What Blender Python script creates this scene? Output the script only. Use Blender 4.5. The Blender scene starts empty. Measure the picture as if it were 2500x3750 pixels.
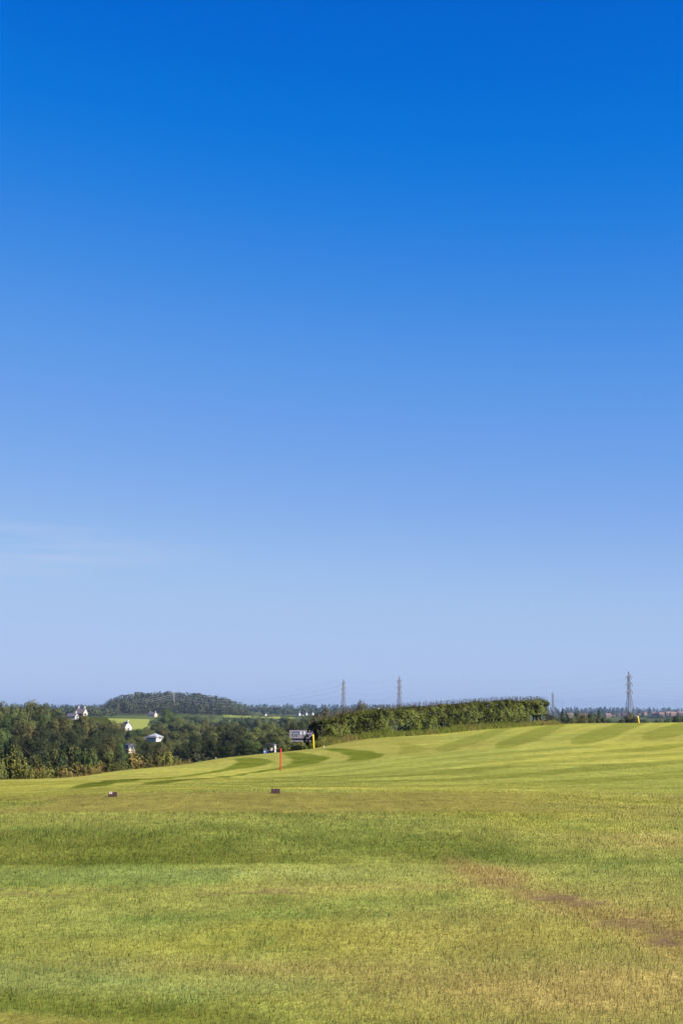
import bpy, bmesh, math, random
import numpy as np
from mathutils import Vector, Matrix

# ------------------------------------------------------------------ camera, sky, sun, exposure
SC = bpy.context.scene
COL = SC.collection
R = math.radians
TANP = 735.0 / 5208.0                      # the level horizon lies 735 px below the middle of a 3750 px tall frame
P = math.atan(TANP)
EYE = 1.7

cam_d = bpy.data.cameras.new('camera')
cam_d.sensor_fit = 'VERTICAL'
cam_d.sensor_height = 36.0
cam_d.lens = 50.0
cam_d.clip_start = 0.1
cam_d.clip_end = 40000.0
cam = bpy.data.objects.new('camera', cam_d)
COL.objects.link(cam)
cam.location = (0, 0, EYE)
cam.rotation_euler = (R(90) + P, 0, 0)
SC.camera = cam

SUN_EL, SUN_AZ = R(37), R(122)             # azimuth clockwise from +Y (the view direction)
w = bpy.data.worlds.new('World')
SC.world = w
w.use_nodes = True
nt = w.node_tree
nt.nodes.clear()
wo = nt.nodes.new('ShaderNodeOutputWorld')
bg = nt.nodes.new('ShaderNodeBackground')
sky = nt.nodes.new('ShaderNodeTexSky')
sky.sky_type = 'NISHITA'
sky.sun_disc = False
sky.sun_elevation = SUN_EL
sky.sun_rotation = SUN_AZ
sky.altitude = 50
sky.air_density = 0.7
sky.dust_density = 0.3
sky.ozone_density = 6.0
# the camera's colour response, one curve per channel over the whole sky (deep, saturated blues)
EXPO = 1.15
FX = 2 ** EXPO
sc_in = nt.nodes.new('ShaderNodeVectorMath'); sc_in.operation = 'SCALE'; sc_in.inputs['Scale'].default_value = 0.1
cur = nt.nodes.new('ShaderNodeRGBCurve')
RESP = [[(.0, .0), (.055, .0), (.066, .002), (.083, .038), (.102, .093), (.149, .202), (.231, .35), (.32, .415), (.413, .445), (1.0, .60)],
        [(.0, .0), (.115, .133), (.129, .166), (.164, .235), (.203, .305), (.287, .402), (.35, .475), (.412, .535), (.48, .562), (.55, .572), (1.0, .62)],
        [(.0, .0), (.253, .64), (.285, .69), (.351, .748), (.418, .788), (.54, .83), (.657, .85), (1.0, .87)]]
for ch, pts in enumerate(RESP):
    cv = cur.mapping.curves[ch]
    cv.points[0].location = (pts[0][0], pts[0][1] / FX); cv.points[1].location = (pts[-1][0], pts[-1][1] / FX)
    for x_, y_ in pts[1:-1]: cv.points.new(x_, y_ / FX)
for cv in cur.mapping.curves:
    for q in cv.points: q.handle_type = 'AUTO_CLAMPED'
cur.mapping.update()
sc_out = nt.nodes.new('ShaderNodeVectorMath'); sc_out.operation = 'SCALE'; sc_out.inputs['Scale'].default_value = 10.0
nt.links.new(sky.outputs[0], sc_in.inputs[0]); nt.links.new(sc_in.outputs[0], cur.inputs['Color']); nt.links.new(cur.outputs[0], sc_out.inputs[0])
# one thin bank of cirrus low in the sky to the left
tc = nt.nodes.new('ShaderNodeTexCoord')
mp = nt.nodes.new('ShaderNodeMapping')
mp.inputs['Scale'].default_value = (9.0, 9.0, 130.0)
mp.inputs['Rotation'].default_value = (0.0, -0.045, 0.0)
n1 = nt.nodes.new('ShaderNodeTexNoise'); n1.inputs['Scale'].default_value = 1.0; n1.inputs['Detail'].default_value = 6
r1 = nt.nodes.new('ShaderNodeMapRange'); r1.inputs['From Min'].default_value = 0.42; r1.inputs['From Max'].default_value = 0.66
sub = nt.nodes.new('ShaderNodeVectorMath'); sub.operation = 'SUBTRACT'; sub.inputs[1].default_value = (-0.235, 0.966, 0.108)
el = nt.nodes.new('ShaderNodeVectorMath'); el.operation = 'MULTIPLY'; el.inputs[1].default_value = (6.2, 6.2, 38.0)
ln = nt.nodes.new('ShaderNodeVectorMath'); ln.operation = 'LENGTH'
r2 = nt.nodes.new('ShaderNodeMapRange'); r2.inputs['From Min'].default_value = 1.0; r2.inputs['From Max'].default_value = 0.1
mu = nt.nodes.new('ShaderNodeMath'); mu.operation = 'MULTIPLY'
mu2 = nt.nodes.new('ShaderNodeMath'); mu2.operation = 'MULTIPLY'; mu2.inputs[1].default_value = 0.8
mxc = nt.nodes.new('ShaderNodeMix'); mxc.data_type = 'RGBA'
mxc.inputs[7].default_value = (4.7 / FX, 5.9 / FX, 8.5 / FX, 1)
L_ = nt.links.new
L_(tc.outputs['Generated'], mp.inputs['Vector']); L_(mp.outputs[0], n1.inputs['Vector']); L_(n1.outputs['Fac'], r1.inputs['Value'])
L_(tc.outputs['Generated'], sub.inputs[0]); L_(sub.outputs[0], el.inputs[0]); L_(el.outputs[0], ln.inputs[0]); L_(ln.outputs['Value'], r2.inputs['Value'])
L_(r1.outputs[0], mu.inputs[0]); L_(r2.outputs[0], mu.inputs[1]); L_(mu.outputs[0], mu2.inputs[0]); L_(mu2.outputs[0], mxc.inputs[0])
L_(sc_out.outputs[0], mxc.inputs[6])
L_(mxc.outputs[2], bg.inputs['Color'])
bg.inputs['Strength'].default_value = 0.10
nt.links.new(bg.outputs[0], wo.inputs['Surface'])

sd = bpy.data.lights.new('sun', 'SUN')
sd.energy = 5.0
sd.angle = R(0.55)
sd.color = (1.0, 0.93, 0.82)
sun = bpy.data.objects.new('sun', sd)
COL.objects.link(sun)
TO_SUN = Vector((math.sin(SUN_AZ) * math.cos(SUN_EL), math.cos(SUN_AZ) * math.cos(SUN_EL), math.sin(SUN_EL)))
sun.rotation_euler = (-TO_SUN).to_track_quat('-Z', 'Y').to_euler()
sun.location = (60, -40, 70)

vs = SC.view_settings
vs.view_transform = 'Standard'
vs.look = 'None'
vs.gamma = 1.0
vs.use_curve_mapping = False
vs.exposure = EXPO
SC.cycles.use_denoising = True
SC.cycles.max_bounces = 6
SC.cycles.volume_bounces = 1
SC.cycles.transparent_max_bounces = 8

# ------------------------------------------------------------------ helpers
RNG = np.random.default_rng(7)
random.seed(7)

def at(px, py, d):
    """world point seen at photograph pixel (px, py) when it stands d metres ahead"""
    cx = (px - 1250.0) / 5208.0
    cy = (1875.0 - py) / 5208.0
    dy = math.cos(P) - cy * math.sin(P)
    dz = math.sin(P) + cy * math.cos(P)
    return Vector((cx / dy * d, d, EYE + dz / dy * d))

_T = np.random.default_rng(3).random((8, 256, 256))
def vnoise(x, y, seed=0):
    x = np.asarray(x, float) + 1000.37 * (seed + 1); y = np.asarray(y, float) + 777.1 * (seed + 1)
    ix = np.floor(x).astype(np.int64); iy = np.floor(y).astype(np.int64)
    fx = x - ix; fy = y - iy
    fx = fx * fx * (3 - 2 * fx); fy = fy * fy * (3 - 2 * fy)
    t = _T[seed % 8]
    a = t[ix & 255, iy & 255]; b = t[(ix + 1) & 255, iy & 255]
    c = t[ix & 255, (iy + 1) & 255]; d = t[(ix + 1) & 255, (iy + 1) & 255]
    return (a * (1 - fx) + b * fx) * (1 - fy) + (c * (1 - fx) + d * fx) * fy
def fbm(x, y, seed=0, oct=4):
    s = 0; a = 0.5; tot = 0
    for k in range(oct):
        s = s + a * vnoise(x * 2 ** k, y * 2 ** k, seed + k); tot += a; a *= 0.5
    return s / tot
def sstep(a, b, x):
    t = np.clip((np.asarray(x, float) - a) / (b - a), 0, 1)
    return t * t * (3 - 2 * t)

def mesh_np(name, verts, faces, mat=None, attrs=None, smooth=False):
    """mesh from numpy arrays; faces all tris or all quads"""
    verts = np.asarray(verts, np.float32); faces = np.asarray(faces, np.int32)
    me = bpy.data.meshes.new(name)
    n, k = faces.shape
    me.vertices.add(len(verts)); me.vertices.foreach_set('co', verts.ravel())
    me.loops.add(n * k); me.loops.foreach_set('vertex_index', faces.ravel())
    me.polygons.add(n)
    me.polygons.foreach_set('loop_start', np.arange(0, n * k, k, dtype=np.int32))
    me.polygons.foreach_set('loop_total', np.full(n, k, np.int32))
    me.polygons.foreach_set('use_smooth', np.full(n, smooth, bool))
    for an, (typ, data) in (attrs or {}).items():
        at_ = me.attributes.new(an, typ, 'POINT')
        at_.data.foreach_set('color' if 'COLOR' in typ else 'vector' if 'VECTOR' in typ else 'value', np.asarray(data, np.float32).ravel())
    me.update(calc_edges=True); me.validate()
    if mat: me.materials.append(mat)
    return me
def link(name, me, parent=None):
    o = bpy.data.objects.new(name, me); COL.objects.link(o)
    if parent is not None: o.parent = parent
    return o
def tag(o, label=None, cat=None, group=None, kind=None):
    if label: o['label'] = label
    if cat: o['category'] = cat
    if group: o['group'] = group
    if kind: o['kind'] = kind
    return o
def empty(name, loc=(0, 0, 0), rz=0.0, scale=(1, 1, 1)):
    o = bpy.data.objects.new(name, None); COL.objects.link(o)
    o.location = loc; o.rotation_euler = (0, 0, rz); o.scale = scale
    o.empty_display_size = 0.5
    return o
def copy_tree(o, parent=None):
    c = o.copy(); COL.objects.link(c); c.parent = parent
    for ch in list(o.children): copy_tree(ch, c)
    return c

class MB:
    """collects boxes, bars, tubes into one mesh"""
    def __init__(s): s.v = []; s.f = []
    def add(s, vs_, fs):
        b = len(s.v); s.v += [tuple(v) for v in vs_]; s.f += [tuple(i + b for i in f) for f in fs]; return s
    def box(s, x0, x1, y0, y1, z0, z1):
        vs_ = [(x, y, z) for z in (z0, z1) for y in (y0, y1) for x in (x0, x1)]
        return s.add(vs_, [(0, 2, 3, 1), (4, 5, 7, 6), (0, 1, 5, 4), (2, 6, 7, 3), (0, 4, 6, 2), (1, 3, 7, 5)])
    def tube(s, pts, rad, n=6, cap=True):
        pts = [Vector(p) for p in pts]
        if not isinstance(rad, (list, tuple)): rad = [rad] * len(pts)
        b = len(s.v)
        for i, p in enumerate(pts):
            t = (pts[min(i + 1, len(pts) - 1)] - pts[max(i - 1, 0)]).normalized()
            a = t.orthogonal().normalized() if abs(t.z) > 0.99 else t.cross(Vector((0, 0, 1))).normalized()
            c = t.cross(a)
            for k in range(n):
                th = 2 * math.pi * k / n
                q = p + (a * math.cos(th) + c * math.sin(th)) * rad[i]
                s.v.append(tuple(q))
        for i in range(len(pts) - 1):
            for k in range(n):
                s.f.append((b + i * n + k, b + i * n + (k + 1) % n, b + (i + 1) * n + (k + 1) % n, b + (i + 1) * n + k))
        if cap:
            s.f.append(tuple(b + k for k in range(n))[::-1])
            e = b + (len(pts) - 1) * n
            s.f.append(tuple(e + k for k in range(n)))
        return s
    def prism(s, poly, y0, y1):
        """poly of (x, z), extruded along y"""
        n = len(poly)
        vs_ = [(x, y0, z) for x, z in poly] + [(x, y1, z) for x, z in poly]
        fs = [tuple(range(n)), tuple(range(n, 2 * n))[::-1]] + [(i, i + n, (i + 1) % n + n, (i + 1) % n) for i in range(n)]
        return s.add(vs_, fs)
    def mesh(s, name, mat, smooth=False, bevel=0.0):
        me = bpy.data.meshes.new(name); me.from_pydata(s.v, [], s.f); me.update()
        bm = bmesh.new(); bm.from_mesh(me)
        bmesh.ops.recalc_face_normals(bm, faces=bm.faces)
        if bevel: bmesh.ops.bevel(bm, geom=list(bm.edges), offset=bevel, segments=2, affect='EDGES', profile=0.6)
        bm.to_mesh(me); bm.free()
        for p_ in me.polygons: p_.use_smooth = smooth
        me.materials.append(mat)
        return me
    def build(s, name, mat, parent=None, smooth=False, bevel=0.0):
        return link(name, s.mesh(name, mat, smooth, bevel), parent)

def lin(c):
    c = np.asarray(c, float) / 255.0
    return np.where(c <= 0.04045, c / 12.92, ((c + 0.055) / 1.055) ** 2.4)

# ------------------------------------------------------------------ materials
MATS = {}
def mat_plain(name, rgb, rough=0.7, var=0.12, scale=3.0, metal=0.0, bump=0.0):
    if name in MATS: return MATS[name]
    m = bpy.data.materials.new(name); m.use_nodes = True; t = m.node_tree
    b = t.nodes['Principled BSDF']
    b.inputs['Roughness'].default_value = rough; b.inputs['Metallic'].default_value = metal
    tc_ = t.nodes.new('ShaderNodeTexCoord')
    no = t.nodes.new('ShaderNodeTexNoise'); no.inputs['Scale'].default_value = scale; no.inputs['Detail'].default_value = 5
    t.links.new(tc_.outputs['Object'], no.inputs['Vector'])
    mx = t.nodes.new('ShaderNodeMix'); mx.data_type = 'RGBA'
    mx.inputs[6].default_value = (*[c * (1 - var) for c in rgb], 1); mx.inputs[7].default_value = (*[min(1, c * (1 + var)) for c in rgb], 1)
    t.links.new(no.outputs['Fac'], mx.inputs[0]); t.links.new(mx.outputs[2], b.inputs['Base Color'])
    if bump:
        bu = t.nodes.new('ShaderNodeBump'); bu.inputs['Strength'].default_value = bump
        t.links.new(no.outputs['Fac'], bu.inputs['Height']); t.links.new(bu.outputs[0], b.inputs['Normal'])
    MATS[name] = m
    return m

def mat_leaf(name, transl=0.06, lo=0.65, hi=1.4):
    """leaf colour: the object's own colour, varied leaf by leaf through the 'rnd' attribute"""
    m = bpy.data.materials.new(name); m.use_nodes = True; t = m.node_tree; N = t.nodes; L = t.links
    b = N['Principled BSDF']; b.inputs['Roughness'].default_value = 0.65
    b.inputs['Specular IOR Level'].default_value = 0.06
    oi = N.new('ShaderNodeObjectInfo')
    a = N.new('ShaderNodeAttribute'); a.attribute_name = 'rnd'
    h = N.new('ShaderNodeHueSaturation')
    mr = N.new('ShaderNodeMapRange'); mr.inputs['To Min'].default_value = lo; mr.inputs['To Max'].default_value = hi
    mh = N.new('ShaderNodeMapRange'); mh.inputs['To Min'].default_value = 0.485; mh.inputs['To Max'].default_value = 0.53
    a2 = N.new('ShaderNodeAttribute'); a2.attribute_name = 'rnd2'
    L.new(a.outputs['Fac'], mr.inputs['Value']); L.new(a2.outputs['Fac'], mh.inputs['Value'])
    L.new(oi.outputs['Color'], h.inputs['Color']); L.new(mr.outputs[0], h.inputs['Value']); L.new(mh.outputs[0], h.inputs['Hue'])
    L.new(h.outputs[0], b.inputs['Base Color'])
    # leaves of a clump share the clump's rounded facing, as real foliage masses do
    an = N.new('ShaderNodeAttribute'); an.attribute_name = 'nrm'
    vt = N.new('ShaderNodeVectorTransform'); vt.vector_type = 'NORMAL'; vt.convert_from = 'OBJECT'; vt.convert_to = 'WORLD'
    ge = N.new('ShaderNodeNewGeometry')
    vm = N.new('ShaderNodeMix'); vm.data_type = 'VECTOR'; vm.inputs[0].default_value = 0.82
    vn = N.new('ShaderNodeVectorMath'); vn.operation = 'NORMALIZE'
    L.new(an.outputs['Vector'], vt.inputs[0]); L.new(ge.outputs['Normal'], vm.inputs[4]); L.new(vt.outputs[0], vm.inputs[5])
    L.new(vm.outputs[1], vn.inputs[0]); L.new(vn.outputs[0], b.inputs['Normal'])
    tr = N.new('ShaderNodeBsdfTranslucent'); L.new(h.outputs[0], tr.inputs['Color'])
    mx = N.new('ShaderNodeMixShader'); mx.inputs[0].default_value = transl
    L.new(b.outputs[0], mx.inputs[1]); L.new(tr.outputs[0], mx.inputs[2])
    L.new(mx.outputs[0], N['Material Output'].inputs['Surface'])
    return m
LEAF = mat_leaf('foliage')
HLEAF = mat_leaf('hedge_foliage', .06, .3, 2.1)

def mat_grass(name, up=0.86, transl=0.5):
    m = bpy.data.materials.new(name); m.use_nodes = True; t = m.node_tree; N = t.nodes; L = t.links
    b = N['Principled BSDF']; b.inputs['Roughness'].default_value = 0.6
    b.inputs['Specular IOR Level'].default_value = 0.12
    a = N.new('ShaderNodeAttribute'); a.attribute_name = 'col'
    L.new(a.outputs['Color'], b.inputs['Base Color'])
    tr = N.new('ShaderNodeBsdfTranslucent'); L.new(a.outputs['Color'], tr.inputs['Color'])
    mx = N.new('ShaderNodeMixShader'); mx.inputs[0].default_value = transl
    g = N.new('ShaderNodeNewGeometry')
    vm = N.new('ShaderNodeMix'); vm.data_type = 'VECTOR'; vm.inputs[0].default_value = up; vm.inputs[5].default_value = (0, 0, 1)
    vn = N.new('ShaderNodeVectorMath'); vn.operation = 'NORMALIZE'
    L.new(g.outputs['Normal'], vm.inputs[4]); L.new(vm.outputs[1], vn.inputs[0])
    L.new(vn.outputs[0], b.inputs['Normal'])
    L.new(b.outputs[0], mx.inputs[1]); L.new(tr.outputs[0], mx.inputs[2])
    L.new(mx.outputs[0], N['Material Output'].inputs['Surface'])
    return m
GRASS = mat_grass('grass_blades')

def mat_ground():
    m = bpy.data.materials.new('turf'); m.use_nodes = True; t = m.node_tree; N = t.nodes; L = t.links
    b = N['Principled BSDF']; b.inputs['Roughness'].default_value = 0.9; b.inputs['Specular IOR Level'].default_value = 0.03
    a = N.new('ShaderNodeAttribute'); a.attribute_name = 'col'
    g = N.new('ShaderNodeNewGeometry')
    prev = a.outputs['Color']
    for sc_, lo, hi, dt in ((9.0, 0.72, 1.28, 6), (1.3, 0.80, 1.20, 4), (0.22, 0.88, 1.12, 3)):
        no = N.new('ShaderNodeTexNoise'); no.inputs['Scale'].default_value = sc_; no.inputs['Detail'].default_value = dt
        no.inputs['Roughness'].default_value = 0.65
        L.new(g.outputs['Position'], no.inputs['Vector'])
        mr = N.new('ShaderNodeMapRange'); mr.inputs['From Min'].default_value = 0.3; mr.inputs['From Max'].default_value = 0.7
        mr.inputs['To Min'].default_value = lo; mr.inputs['To Max'].default_value = hi
        L.new(no.outputs['Fac'], mr.inputs['Value'])
        sc2 = N.new('ShaderNodeVectorMath'); sc2.operation = 'SCALE'
        L.new(prev, sc2.inputs[0]); L.new(mr.outputs[0], sc2.inputs['Scale'])
        prev = sc2.outputs[0]
    mpg = N.new('ShaderNodeMapping'); mpg.inputs['Scale'].default_value = (6.0, .7, 1.0)      # grain left along the line of mowing
    no = N.new('ShaderNodeTexNoise'); no.inputs['Scale'].default_value = 1.0; no.inputs['Detail'].default_value = 3
    mr = N.new('ShaderNodeMapRange'); mr.inputs['From Min'].default_value = 0.3; mr.inputs['From Max'].default_value = 0.7; mr.inputs['To Min'].default_value = .88; mr.inputs['To Max'].default_value = 1.12
    sc2 = N.new('ShaderNodeVectorMath'); sc2.operation = 'SCALE'
    L.new(g.outputs['Position'], mpg.inputs['Vector']); L.new(mpg.outputs[0], no.inputs['Vector']); L.new(no.outputs['Fac'], mr.inputs['Value'])
    L.new(prev, sc2.inputs[0]); L.new(mr.outputs[0], sc2.inputs['Scale']); prev = sc2.outputs[0]
    L.new(prev, b.inputs['Base Color'])
    no = N.new('ShaderNodeTexNoise'); no.inputs['Scale'].default_value = 25; no.inputs['Detail'].default_value = 6
    L.new(g.outputs['Position'], no.inputs['Vector'])
    bu = N.new('ShaderNodeBump'); bu.inputs['Strength'].default_value = 0.5; bu.inputs['Distance'].default_value = 0.03
    L.new(no.outputs['Fac'], bu.inputs['Height']); L.new(bu.outputs[0], b.inputs['Normal'])
    return m

# ------------------------------------------------------------------ terrain: height profiles along nine bearings
PXC = [-800, 0, 500, 760, 1026, 1300, 1650, 2000, 2400, 3300]
UC = np.array([(p - 1250) / 5208 * math.cos(P) for p in PXC])
TAB = [
 (6, [0, 0, 0, 0, 0, 0, 0, 0, 0, 0]),
 (11, [.02, .0, 0, 0, 0, 0, 0, .02, .03, .05]),
 (16.2, [0, 0, 0, 0, 0, 0, 0, .02, .05, .05]),
 (17.2, [.02, .03, .04, 0.045, .05, .05, .04, .04, .06, .05]),
 (21.9, [.17, .18, .19, 0.2, .2, .2, .2, .17, .14, .12]),
 (23, [.16, .19, .2, 0.2, .2, .2, .2, .17, .14, .12]),
 (28, [.0, .06, .18, 0.19, .2, .2, .19, .15, .11, .1]),
 (34, [-.3, -.19, -.05, -0.02, -.0, .02, .03, .03, .03, .05]),
 (45, [-.7, -.5, -.42, -0.38, -.35, -.26, -.16, -.05, 0, .05]),
 (62, [-1.5, -1.16, -1.0, -0.92, -.88, -.68, -.38, -.16, -.03, .1]),
 (80, [-3, -2.5, -1.4, -1.15, -1.07, -.83, -.46, -.18, 0, .15]),
 (105, [-5, -4.3, -2.9, -1.75, -1.2, -.92, -.52, -.14, .05, .2]),
 (140, [-7, -6.3, -5, -3.9, -2.4, -1.0, -.53, -.08, .11, .25]),
 (170, [-8.5, -7.6, -6.4, -5.2, -3.5, -1.8, -.56, -.02, .16, .3]),
 (200, [-10, -9, -7.7, -6.3, -4.5, -2.7, -.9, .05, .2, .3]),
 (230, [-11, -10, -8.8, -7.3, -5.2, -3.6, -1.6, -.2, .12, .2]),
 (270, [-12, -11, -10, -8.4, -5.75, -5, -3, -1.5, -1.2, -1]),
 (400, [-13, -14, -15, -14, -13, -12, -10, -8, -7, -6]),
 (550, [-9, -11, -15, -15.5, -16, -15, -14, -12, -10, -9]),
 (800, [-6, -9, -14.5, -16, -17, -17, -16, -14, -13, -12]),
 (1100, [-4, -7, -10.2, -12.2, -14, -15, -16, -15, -15, -14]),
 (1400, [-2, -5, -5.6, -7.8, -10, -12, -14, -14, -15, -15]),
 (2000, [0, -2, -2.5, -4, -5.5, -8, -11, -12, -12, -12]),
 (2700, [0, 0, -2, -2.5, -3, -4, -6, -7, -7.5, -8]),
 (4000, [6, 5, 3, 2.5, 2, 3, 0, -3, -4, -4]),
 (6000, [12, 12, 11, 11.5, 12, 12, 7, 1, -2, -2]),
 (9500, [-10] * 10),
]
TD = np.log(np.array([r[0] for r in TAB], float))
TZ = np.array([r[1] for r in TAB], float)

def pchip_slopes(x, Y):
    h = np.diff(x)[:, None]; dl = np.diff(Y, axis=0) / h
    m = np.zeros_like(Y)
    w1 = 2 * h[1:] + h[:-1]; w2 = h[1:] + 2 * h[:-1]
    with np.errstate(divide='ignore', invalid='ignore'):
        hm = (w1 + w2) / (w1 / dl[:-1] + w2 / dl[1:])
    m[1:-1] = np.where(dl[:-1] * dl[1:] > 0, hm, 0)
    m[0] = dl[0]; m[-1] = dl[-1]
    return m
TM = pchip_slopes(TD, TZ)
def hermite(t, h, y0, y1, m0, m1):
    t2 = t * t; t3 = t2 * t
    return (2 * t3 - 3 * t2 + 1) * y0 + (t3 - 2 * t2 + t) * h * m0 + (-2 * t3 + 3 * t2) * y1 + (t3 - t2) * h * m1

HILL = at(640, 2610, 2750)
def terrain(x, y, micro=True):
    x = np.atleast_1d(np.asarray(x, float)); y = np.atleast_1d(np.asarray(y, float))
    yy = np.clip(y, 6, 9500)
    u = np.clip(x / yy, UC[0], UC[-1])
    ld = np.log(yy)
    i = np.clip(np.searchsorted(TD, ld, 'right') - 1, 0, len(TD) - 2)
    h = (TD[i + 1] - TD[i]); t = (ld - TD[i]) / h
    Z = hermite(t[:, None], h[:, None], TZ[i], TZ[i + 1], TM[i], TM[i + 1])      # N x columns
    S = np.gradient(Z, UC, axis=1)
    j = np.clip(np.searchsorted(UC, u, 'right') - 1, 0, len(UC) - 2)
    k = np.arange(len(x))
    hu = UC[j + 1] - UC[j]; tu = (u - UC[j]) / hu
    z = hermite(tu, hu, Z[k, j], Z[k, j + 1], S[k, j], S[k, j + 1])
    # the wooded hill, and the far ridge
    dx = (x - HILL.x); dy = (y - HILL.y)
    z = z + 27 * np.exp(-(np.abs(dx + 0.0) / 128) ** 3.0 - (dy / 420) ** 2) * (1 - 0.0009 * dx)
    if micro:
        near = 1 - sstep(60, 160, y)
        far = sstep(250, 600, y)
        z = z + near * ((fbm(x * 0.35, y * 0.35, 1, 3) - 0.5) * 0.07 + (fbm(x * 1.6, y * 1.6, 2, 2) - 0.5) * 0.02) \
              + far * (fbm(x * 0.006, y * 0.006, 4, 3) - 0.5) * 3.0
    return z
def tz(x, y): return float(terrain(x, y)[0])

# ------------------------------------------------------------------ turf colours (albedo) laid out over the ground
K = 0.585
def A(r, g, b): return lin((r, g, b)) * K * np.array([.965, 1.0, .86])
C_FAIR, C_FAIRD, C_TEE = A(182, 176, 84), A(116, 122, 34), A(152, 140, 72)
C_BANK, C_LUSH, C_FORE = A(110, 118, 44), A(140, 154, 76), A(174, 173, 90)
C_PALE = A(172, 178, 112)
C_YEL, C_DRY, C_SOIL, C_VAL, C_FIELD = A(174, 168, 72), A(198, 172, 108), A(134, 108, 82), A(80, 86, 42), A(160, 166, 80)

CRES = [  # mown bands that run away from the camera: (y, centre x, half width), strength
 ([(34, -6.4, .25), (40, -6.9, .45), (47, -7.15, .6), (60, -6.4, .3), (71, -5.3, .4), (76, -4.9, .8), (84, -4.9, 1.1), (92, -5.9, .9), (99, -7.4, .5)], 1.0),
 ([(36, -5.0, .2), (42, -5.2, .4), (62, -4.2, .22), (70, -3.2, .25), (75, -2.1, .75), (86, -1.8, 1.1), (95, -2.7, .9), (107, -4.2, .5)], 1.0),
 ([(72, .2, .5), (78, 1.1, .9), (86, 1.5, 1.0), (97, .9, 1.0), (110, -.8, .8), (116, -2, .3)], 1.0),
 ([(80, 3.3, .5), (92, 4.8, 1.0), (106, 5.0, .7), (120, 4.4, .2)], .45),
 ([(80, 5.5, .3), (95, 7.4, 1.1), (120, 11.2, 1.3), (150, 15.8, 1.2), (190, 22, .8)], .52),
 ([(78, 8.5, .3), (97, 11.8, 1.3), (125, 16.8, 1.5), (151, 21.2, 1.5), (215, 33, 1.3)], .6),
 ([(80, 13, .3), (100, 17.4, 1.5), (130, 24, 1.7), (186, 37, 2.0), (225, 46, 2.0)], .6),
 ([(85, 18, .3), (110, 24.6, 1.7), (150, 35, 2.0), (215, 53, 2.4)], .55),
]
def stripe_mask(x, y):
    m = np.zeros_like(x)
    wob = (fbm(x * 0.25, y * 0.08, 5, 2) - 0.5) * 0.9
    for pts, s in CRES:
        p_ = np.array(pts)
        xc = np.interp(y, p_[:, 0], p_[:, 1]); hw = np.interp(y, p_[:, 0], p_[:, 2])
        inside = (y > p_[0, 0]) & (y < p_[-1, 0])
        soft = 0.2 + 0.006 * np.maximum(y - 80, 0)
        e = 1 - sstep(-soft * 0.5, soft * 0.5, np.abs(x - xc + wob * 0.35 + .25 * (fbm(x * 1.5, y * .6, 4, 2) - .5)) - hw)
        e = e * (.72 + .56 * fbm(x * .7, y * .25, 1, 3))
        ends = sstep(p_[0, 0], p_[0, 0] + 6, y) * (1 - sstep(p_[-1, 0] - 6, p_[-1, 0], y))
        m = np.maximum(m, e * ends * inside * s)
    # broad low-contrast swaths across the near fairway
    q = y - 1.15 * x + 5 * (fbm(x * 0.1, y * 0.05, 6, 2) - 0.5)
    b = 0.5 + 0.5 * np.sin(2 * np.pi * q / (4.5 + 0.03 * y))
    reg = sstep(30, 38, y) * (1 - sstep(72, 84, y)) * sstep(-5, -1, x)
    m = np.maximum(m, sstep(0.40, 0.62, b) * 0.42 * reg * (.4 + 1.2 * fbm(x * .12, y * .06, 3, 2)))
    fine = 0.5 + 0.5 * np.sin(2 * np.pi * (x - .2 * (y - 90) * sstep(2, 12, x) + .8 * (fbm(x * .1, y * .04, 2, 2) - .5)) / (1.9 + .006 * y))
    m = np.maximum(m, sstep(.4, .65, fine) * .20 * sstep(78, 95, y) * sstep(2, 6, x))
    return m

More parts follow.
